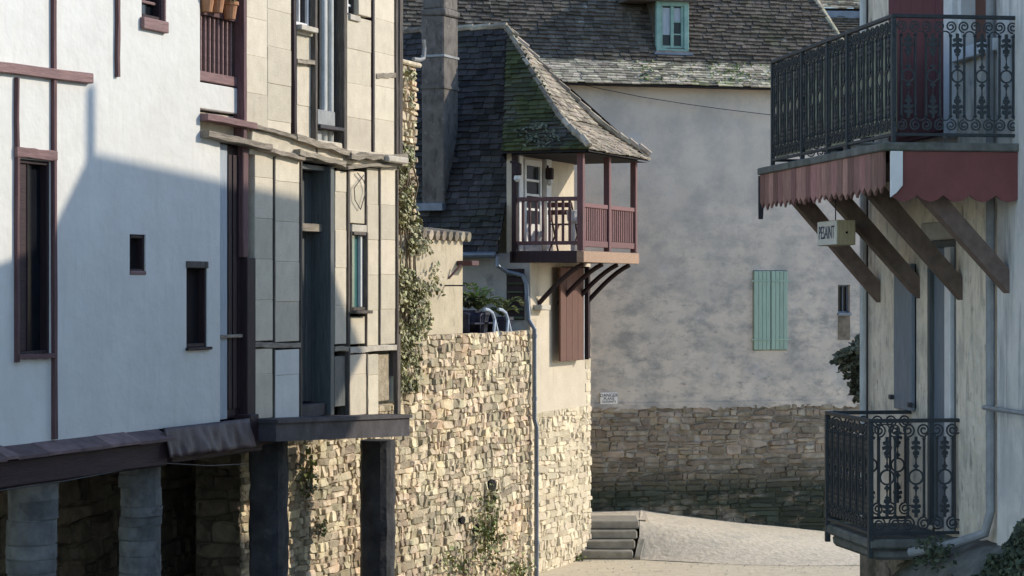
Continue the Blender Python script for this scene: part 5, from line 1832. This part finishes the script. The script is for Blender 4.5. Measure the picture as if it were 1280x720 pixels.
# objects on the balcony floor
for (px, wv, hgt, col, lab) in ((1075, .8, .10, 'white_paint', 'pale planter box behind the upper balcony screen'), (1050, .85, .08, 'zinc', 'blue crate behind the upper balcony screen')):
    uu = rU(px, wv)
    PB = Same(RH, 'planter_box', uu, wv, zsl, lab, 'box', 'boxes on the upper balcony')
    part(PB, 'body', col, (uu - .2, uu + .2, wv - .1, wv + .1, zsl + .001, zsl + hgt), c=.01)
    part(PB, 'rim', col, (uu - .22, uu + .22, wv - .12, wv + .12, zsl + hgt + .001, zsl + hgt + .02), c=.006)

# ---- lower balcony
pl = .84
v0, v1 = rU(1034.5, pl), rU(1088, pl)
zq0 = (rZ(1034.5, 652, pl) + rZ(1088, 664, pl)) / 2
zq1 = (rZ(1034.5, 519, pl) + rZ(1088, 521, pl)) / 2
bal2 = part(RH, 'balcony', 'slab_stone', (v0 - .04, v1 + .03, .002, pl + .02, zq0 - .14, zq0 - .05), c=.02, label='lower balcony of dark cast iron scrolls on a mossy slab')
part(RH, 'slab_foot', 'slab_stone', (v0 + .02, v1 - .02, .002, pl - .04, zq0 - .25, zq0 - .141), parent=bal2, c=.03, jit=.01)
for (nm, za, zc, hw_) in (('handrail', zq1 - .025, zq1 + .01, .022), ('bottom_rail', zq0 - .012, zq0 + .016, .012)):
    part(RH, nm, 'iron', (v0 - .02, v1 + .02, pl - hw_, pl + hw_, za, zc), (v1 - hw_, v1 + hw_, .003, pl - hw_ - .001, za, zc), (v0 - hw_, v0 + hw_, .003, pl - hw_ - .001, za, zc), parent=bal2, c=.004)
HL = zq1 - zq0 - .04
nl = 7
PL_ = (v1 - v0) / nl
mu = iron_unit(PL_, HL, .0105).mesh('scroll_panel')
mu.materials.append(M['iron'])
for k in range(nl):
    put_unit(RH, mu, bal2, v0 + PL_ * (k + .5), pl, zq0 + .016, False)
nf = 3
PF_ = (pl - .02) / nf
mf = iron_unit(PF_, HL, .0105).mesh('scroll_panel')
mf.materials.append(M['iron'])
for k in range(nf):
    put_unit(RH, mf, bal2, v1, PF_ * (k + .5), zq0 + .016, True)
    put_unit(RH, mf, bal2, v0, PF_ * (k + .5), zq0 + .016, True)
for uu in (v0, v1):
    part(RH, 'post', 'iron', (uu - .024, uu + .024, pl - .024, pl + .024, zq0 - .22, zq1 - .026), parent=bal2, c=.005)
# rough ledge at the wall foot
mb = MB()
pts, F = [], []
nx_, ny_ = 14, 6
ea, eb = rU(1180), uN + .3
for i in range(nx_ + 1):
    for j in range(ny_ + 1):
        f, g = i / nx_, j / ny_
        pts.append((ea + (eb - ea) * f, -(.0 + .7 * g), rZ(1215, 668) - .25 * g - .35 * g * g + .05 * noise.noise(Vector((f * 5, g * 3, 1))) - .1 * (1 - f) ** 2))
for i in range(nx_):
    for j in range(ny_):
        k = i * (ny_ + 1) + j
        F.append((k, k + 1, k + ny_ + 2, k + ny_ + 1))
mb.add(pts, F)
o = mb.obj('cement_ledge', 'slab_stone', RH, smooth=True)
s_ = o.modifiers.new('solid', 'SOLIDIFY')
s_.thickness = .12
for k in range(46):
    uu, zz_ = random.uniform(.05, uN + .1), random.uniform(-3.6, -2.75)
    q = MB()
    P = [(uu + random.uniform(.09, .16) * math.cos(a * math.pi / 3), zz_ + random.uniform(.05, .09) * math.sin(a * math.pi / 3)) for a in range(6)]
    stone(q, P, .05, .04, .005)
    q.obj('stone', 'base_wall', RH)

for k in range(26):
    uu, ww_, zz_ = random.uniform(rU(1165), uN + .2), random.uniform(.05, .75), 0
    f = (uu - rU(1165)) / (uN + .2 - rU(1165))
    zz_ = rZ(1215, 682) - .35 * ww_ - .22 * (1 - f) - random.uniform(0, .25)
    q = MB()
    rr = random.uniform(.05, .13)
    q.lathe(uu, ww_, [(rr * .6, zz_ - rr * .7), (rr, zz_ - rr * .2), (rr * .9, zz_ + rr * .3), (rr * .45, zz_ + rr * .6)], 8, jit=.22)
    q.obj('rock', 'base_wall', RH)

# ---- hanging sign box
ws_ = .95
ub0, ub1 = rU(1023, ws_), rU(1047, ws_)
zbx0, zbx1 = rZ(1035, 307, ws_), rZ(1035, 276, ws_)
SB = Same(RH, 'sign_box', (ub0 + ub1) / 2, ws_, zbx0, 'cream wooden lantern box sign hanging under the upper balcony', 'sign')
wk = rW(1069.5, ub1)
bx = part(SB, 'body', 'box_wood', (ub0, ub1, wk, ws_, zbx0, zbx1), c=.006)
fc = part(SB, 'face', 'box_white', (ub0 + .005, ub1 - .005, ws_ + .001, ws_ + .012, zbx0 + .005, zbx1 - .005), c=.004)
text_obj('PESAINT', .175, 'print_blue', SB, fc, (ub0 + ub1) / 2, ws_ + .0145, (zbx0 + zbx1) / 2 - .0, stretch=(ub1 - ub0) * .92 / .74)
q = MB()
q.lathe(0, 0, [(.008, -.004), (.008, .004)], 8)
q = MB()
q.tube([(ub1, (wk + ws_) / 2, (zbx0 + zbx1) / 2), (ub1 + .006, (wk + ws_) / 2, (zbx0 + zbx1) / 2)], .012, 8)
q.obj('bolt', 'void', SB)
q = MB()
q.tube([((ub0 + ub1) / 2 + .05, ws_ - .06, zbx1), ((ub0 + ub1) / 2 + .05, ws_ - .06, zsl - .16)], .006, 5)
q.obj('hanger', 'wire', SB)

# ================================================================== neighbouring house nearest on the right
NH = Same(RH, 'near_house', uN, 0, -7.0, 'pale grey rendered house at the right edge of the picture', 'house')
part(NH, 'wall', 'near_render', (uN + .002, uN + 7, -3, .035, -2.4, 4.04), c=.02)
part(NH, 'base_wall', 'base_wall', (uN + .302, uN + 7, -3, .07, -7, -2.402), c=.02)
mb = MB()
mb.tube([(uN - .02, .14, rZ(1262, 511)), (uN + 3, .14, rZ(1262, 511))], .022, 6)
mb.obj('conduit', 'pipe_pale', NH)

# ---- taller house behind (out of frame; its roof casts the shade on the left bank)
TH = bpy.data.objects.new('tall_house', None)
COL.objects.link(TH)
TH.location = (8.5, 26, GZ)
top(TH, 'tall house behind the balcony house, its tiled roof above the street', 'house')


def from_sun(q_, a_):
    cs, sn = math.cos(SUN_AZ), math.sin(SUN_AZ)
    return cs * a_ - sn * q_, sn * a_ + cs * q_


R1 = (5.9, 24.5, 6.22)
R2 = (8.3, 28.9, 6.29)
W1, W2_, W3, W4 = (3.85, 23.3, 4.45), (9.2, 30.5, 4.57), (13, 27.5, 3.2), (10, 21.5, 3.0)
mb = MB()
mb.add([R1, R2, W1, W2_, W3, W4], [(2, 3, 1, 0), (5, 0, 1, 4), (2, 0, 5), (3, 4, 1), (2, 5, 4, 3)])
o = mb.obj('roof', 'tile_dark')
o.parent = TH
o.location = (-8.5, -26, -GZ)
mb = MB()
P = [(4.05, 23.45), (9.2, 30.3), (12.9, 27.4), (10, 21.8)]
mb.add([(x, y, z) for z in (-7, 3.0) for x, y in P], [(0, 1, 5, 4), (1, 2, 6, 5), (2, 3, 7, 6), (3, 0, 4, 7)])
o = mb.obj('wall', 'cream_render')
o.parent = TH
o.location = (-8.5, -26, -GZ)
mb = MB()
mb.tube([(R1[0], -R1[1], 5.9), (R1[0], -R1[1], 6.85)], .07, 10)
o = mb.obj('flue_pipe', 'zinc')
o.parent = TH
o.location = (-8.5, -26, -GZ)

# ================================================================== shrubs on the right
SR = Same(RH, 'leafy_bush', uN + .25, .35, -3.6, 'dark leafy bush at the lower right corner below the grey wall', 'bush')
mb = MB()
for i in range(4600):
    x = random.triangular(1195, 1300, 1275)
    top_y = 748 - (x - 1190) * 1.05 + 22 * noise.noise(Vector((x * .06, 0, 0)))
    y = random.uniform(top_y, 760)
    wv = .08 + random.random() * .45
    if noise.noise(Vector((x * .05, y * .05, 7))) < -.42:
        continue
    leaf(mb, (rU(x, wv), -wv, rZ(x, y, wv)), .055, (.2, -.4, .5))
mb.obj('foliage', 'leaf_dark', SR)
mb = MB()
for k in range(9):
    x = 1215 + k * 8
    mb.tube([(rU(x, .2), .2, rZ(x, 760, .2)), (rU(x + 4, .25), .25, rZ(x + 4, 738, .25)), (rU(x + 6, .3), .3, rZ(x + 6, 722 - k * 6, .3))], .006, 4)
mb.obj('stem', 'stem', SR)
SR = Same(RH, 'creeper', rU(1165, .2), .3, -2.9, 'small dark creeper hanging under the lower balcony slab', 'plant')
mb = MB()
for i in range(420):
    x, y = random.gauss(1165, 14), random.gauss(692, 10)
    wv = .1 + random.random() * .5
    leaf(mb, (rU(x, wv), -wv, rZ(x, y, wv)), .05, (.2, -.4, .5))
mb.obj('foliage', 'leaf_dark', SR)
mb = MB()
mb.tube([(rU(1165, .2), .2, rZ(1165, 720, .2)), (rU(1163, .25), .25, rZ(1163, 685, .25))], .01, 4)
mb.obj('stem', 'stem', SR)

# layered evergreen behind the far corner
EV = bpy.data.objects.new('evergreen_shrub', None)
COL.objects.link(EV)
YE = 27.0
ex, ez = (1080 - 640) / FPX * YE, -4.6
EV.location = (ex + .25, YE, ez)
top(EV, 'dark layered evergreen shrub poking out behind the corner downpipe', 'shrub')
mb = MB()
sE = YE / FPX
for k in range(9):
    py = 415 + k * 9.5
    wl = [8, 20, 38, 44, 34, 26, 22, 20, 14][k] * sE
    for i in range(520):
        f = random.random() ** .6
        x = -wl * f + random.uniform(0, .5)
        y = random.gauss(0, .13) * (1.2 - f * .8)
        z = (360 - py) * sE - ez - .07 * f * f - .05 * random.random() + .04 * (1 - f)
        leaf(mb, (x - .25, y, z), .075, (0, -.3, .8))
o = mb.obj('crown', 'leaf_olive')
o.parent = EV
mb = MB()
mb.tube([(0, 0, 0), (0.02, 0, 2), (-.05, 0, 4.2)], .05, 7, r1=.015)
for k in range(9):
    z = (360 - 415 - k * 9.5) * sE - ez
    mb.tube([(0, 0, z - .1), (-.3, .0, z)], .014, 4)
o = mb.obj('trunk', 'stem')
o.parent = EV
print('objects', len(bpy.data.objects), 'tris', sum(len(o.data.polygons) for o in bpy.data.objects if o.type == 'MESH'))
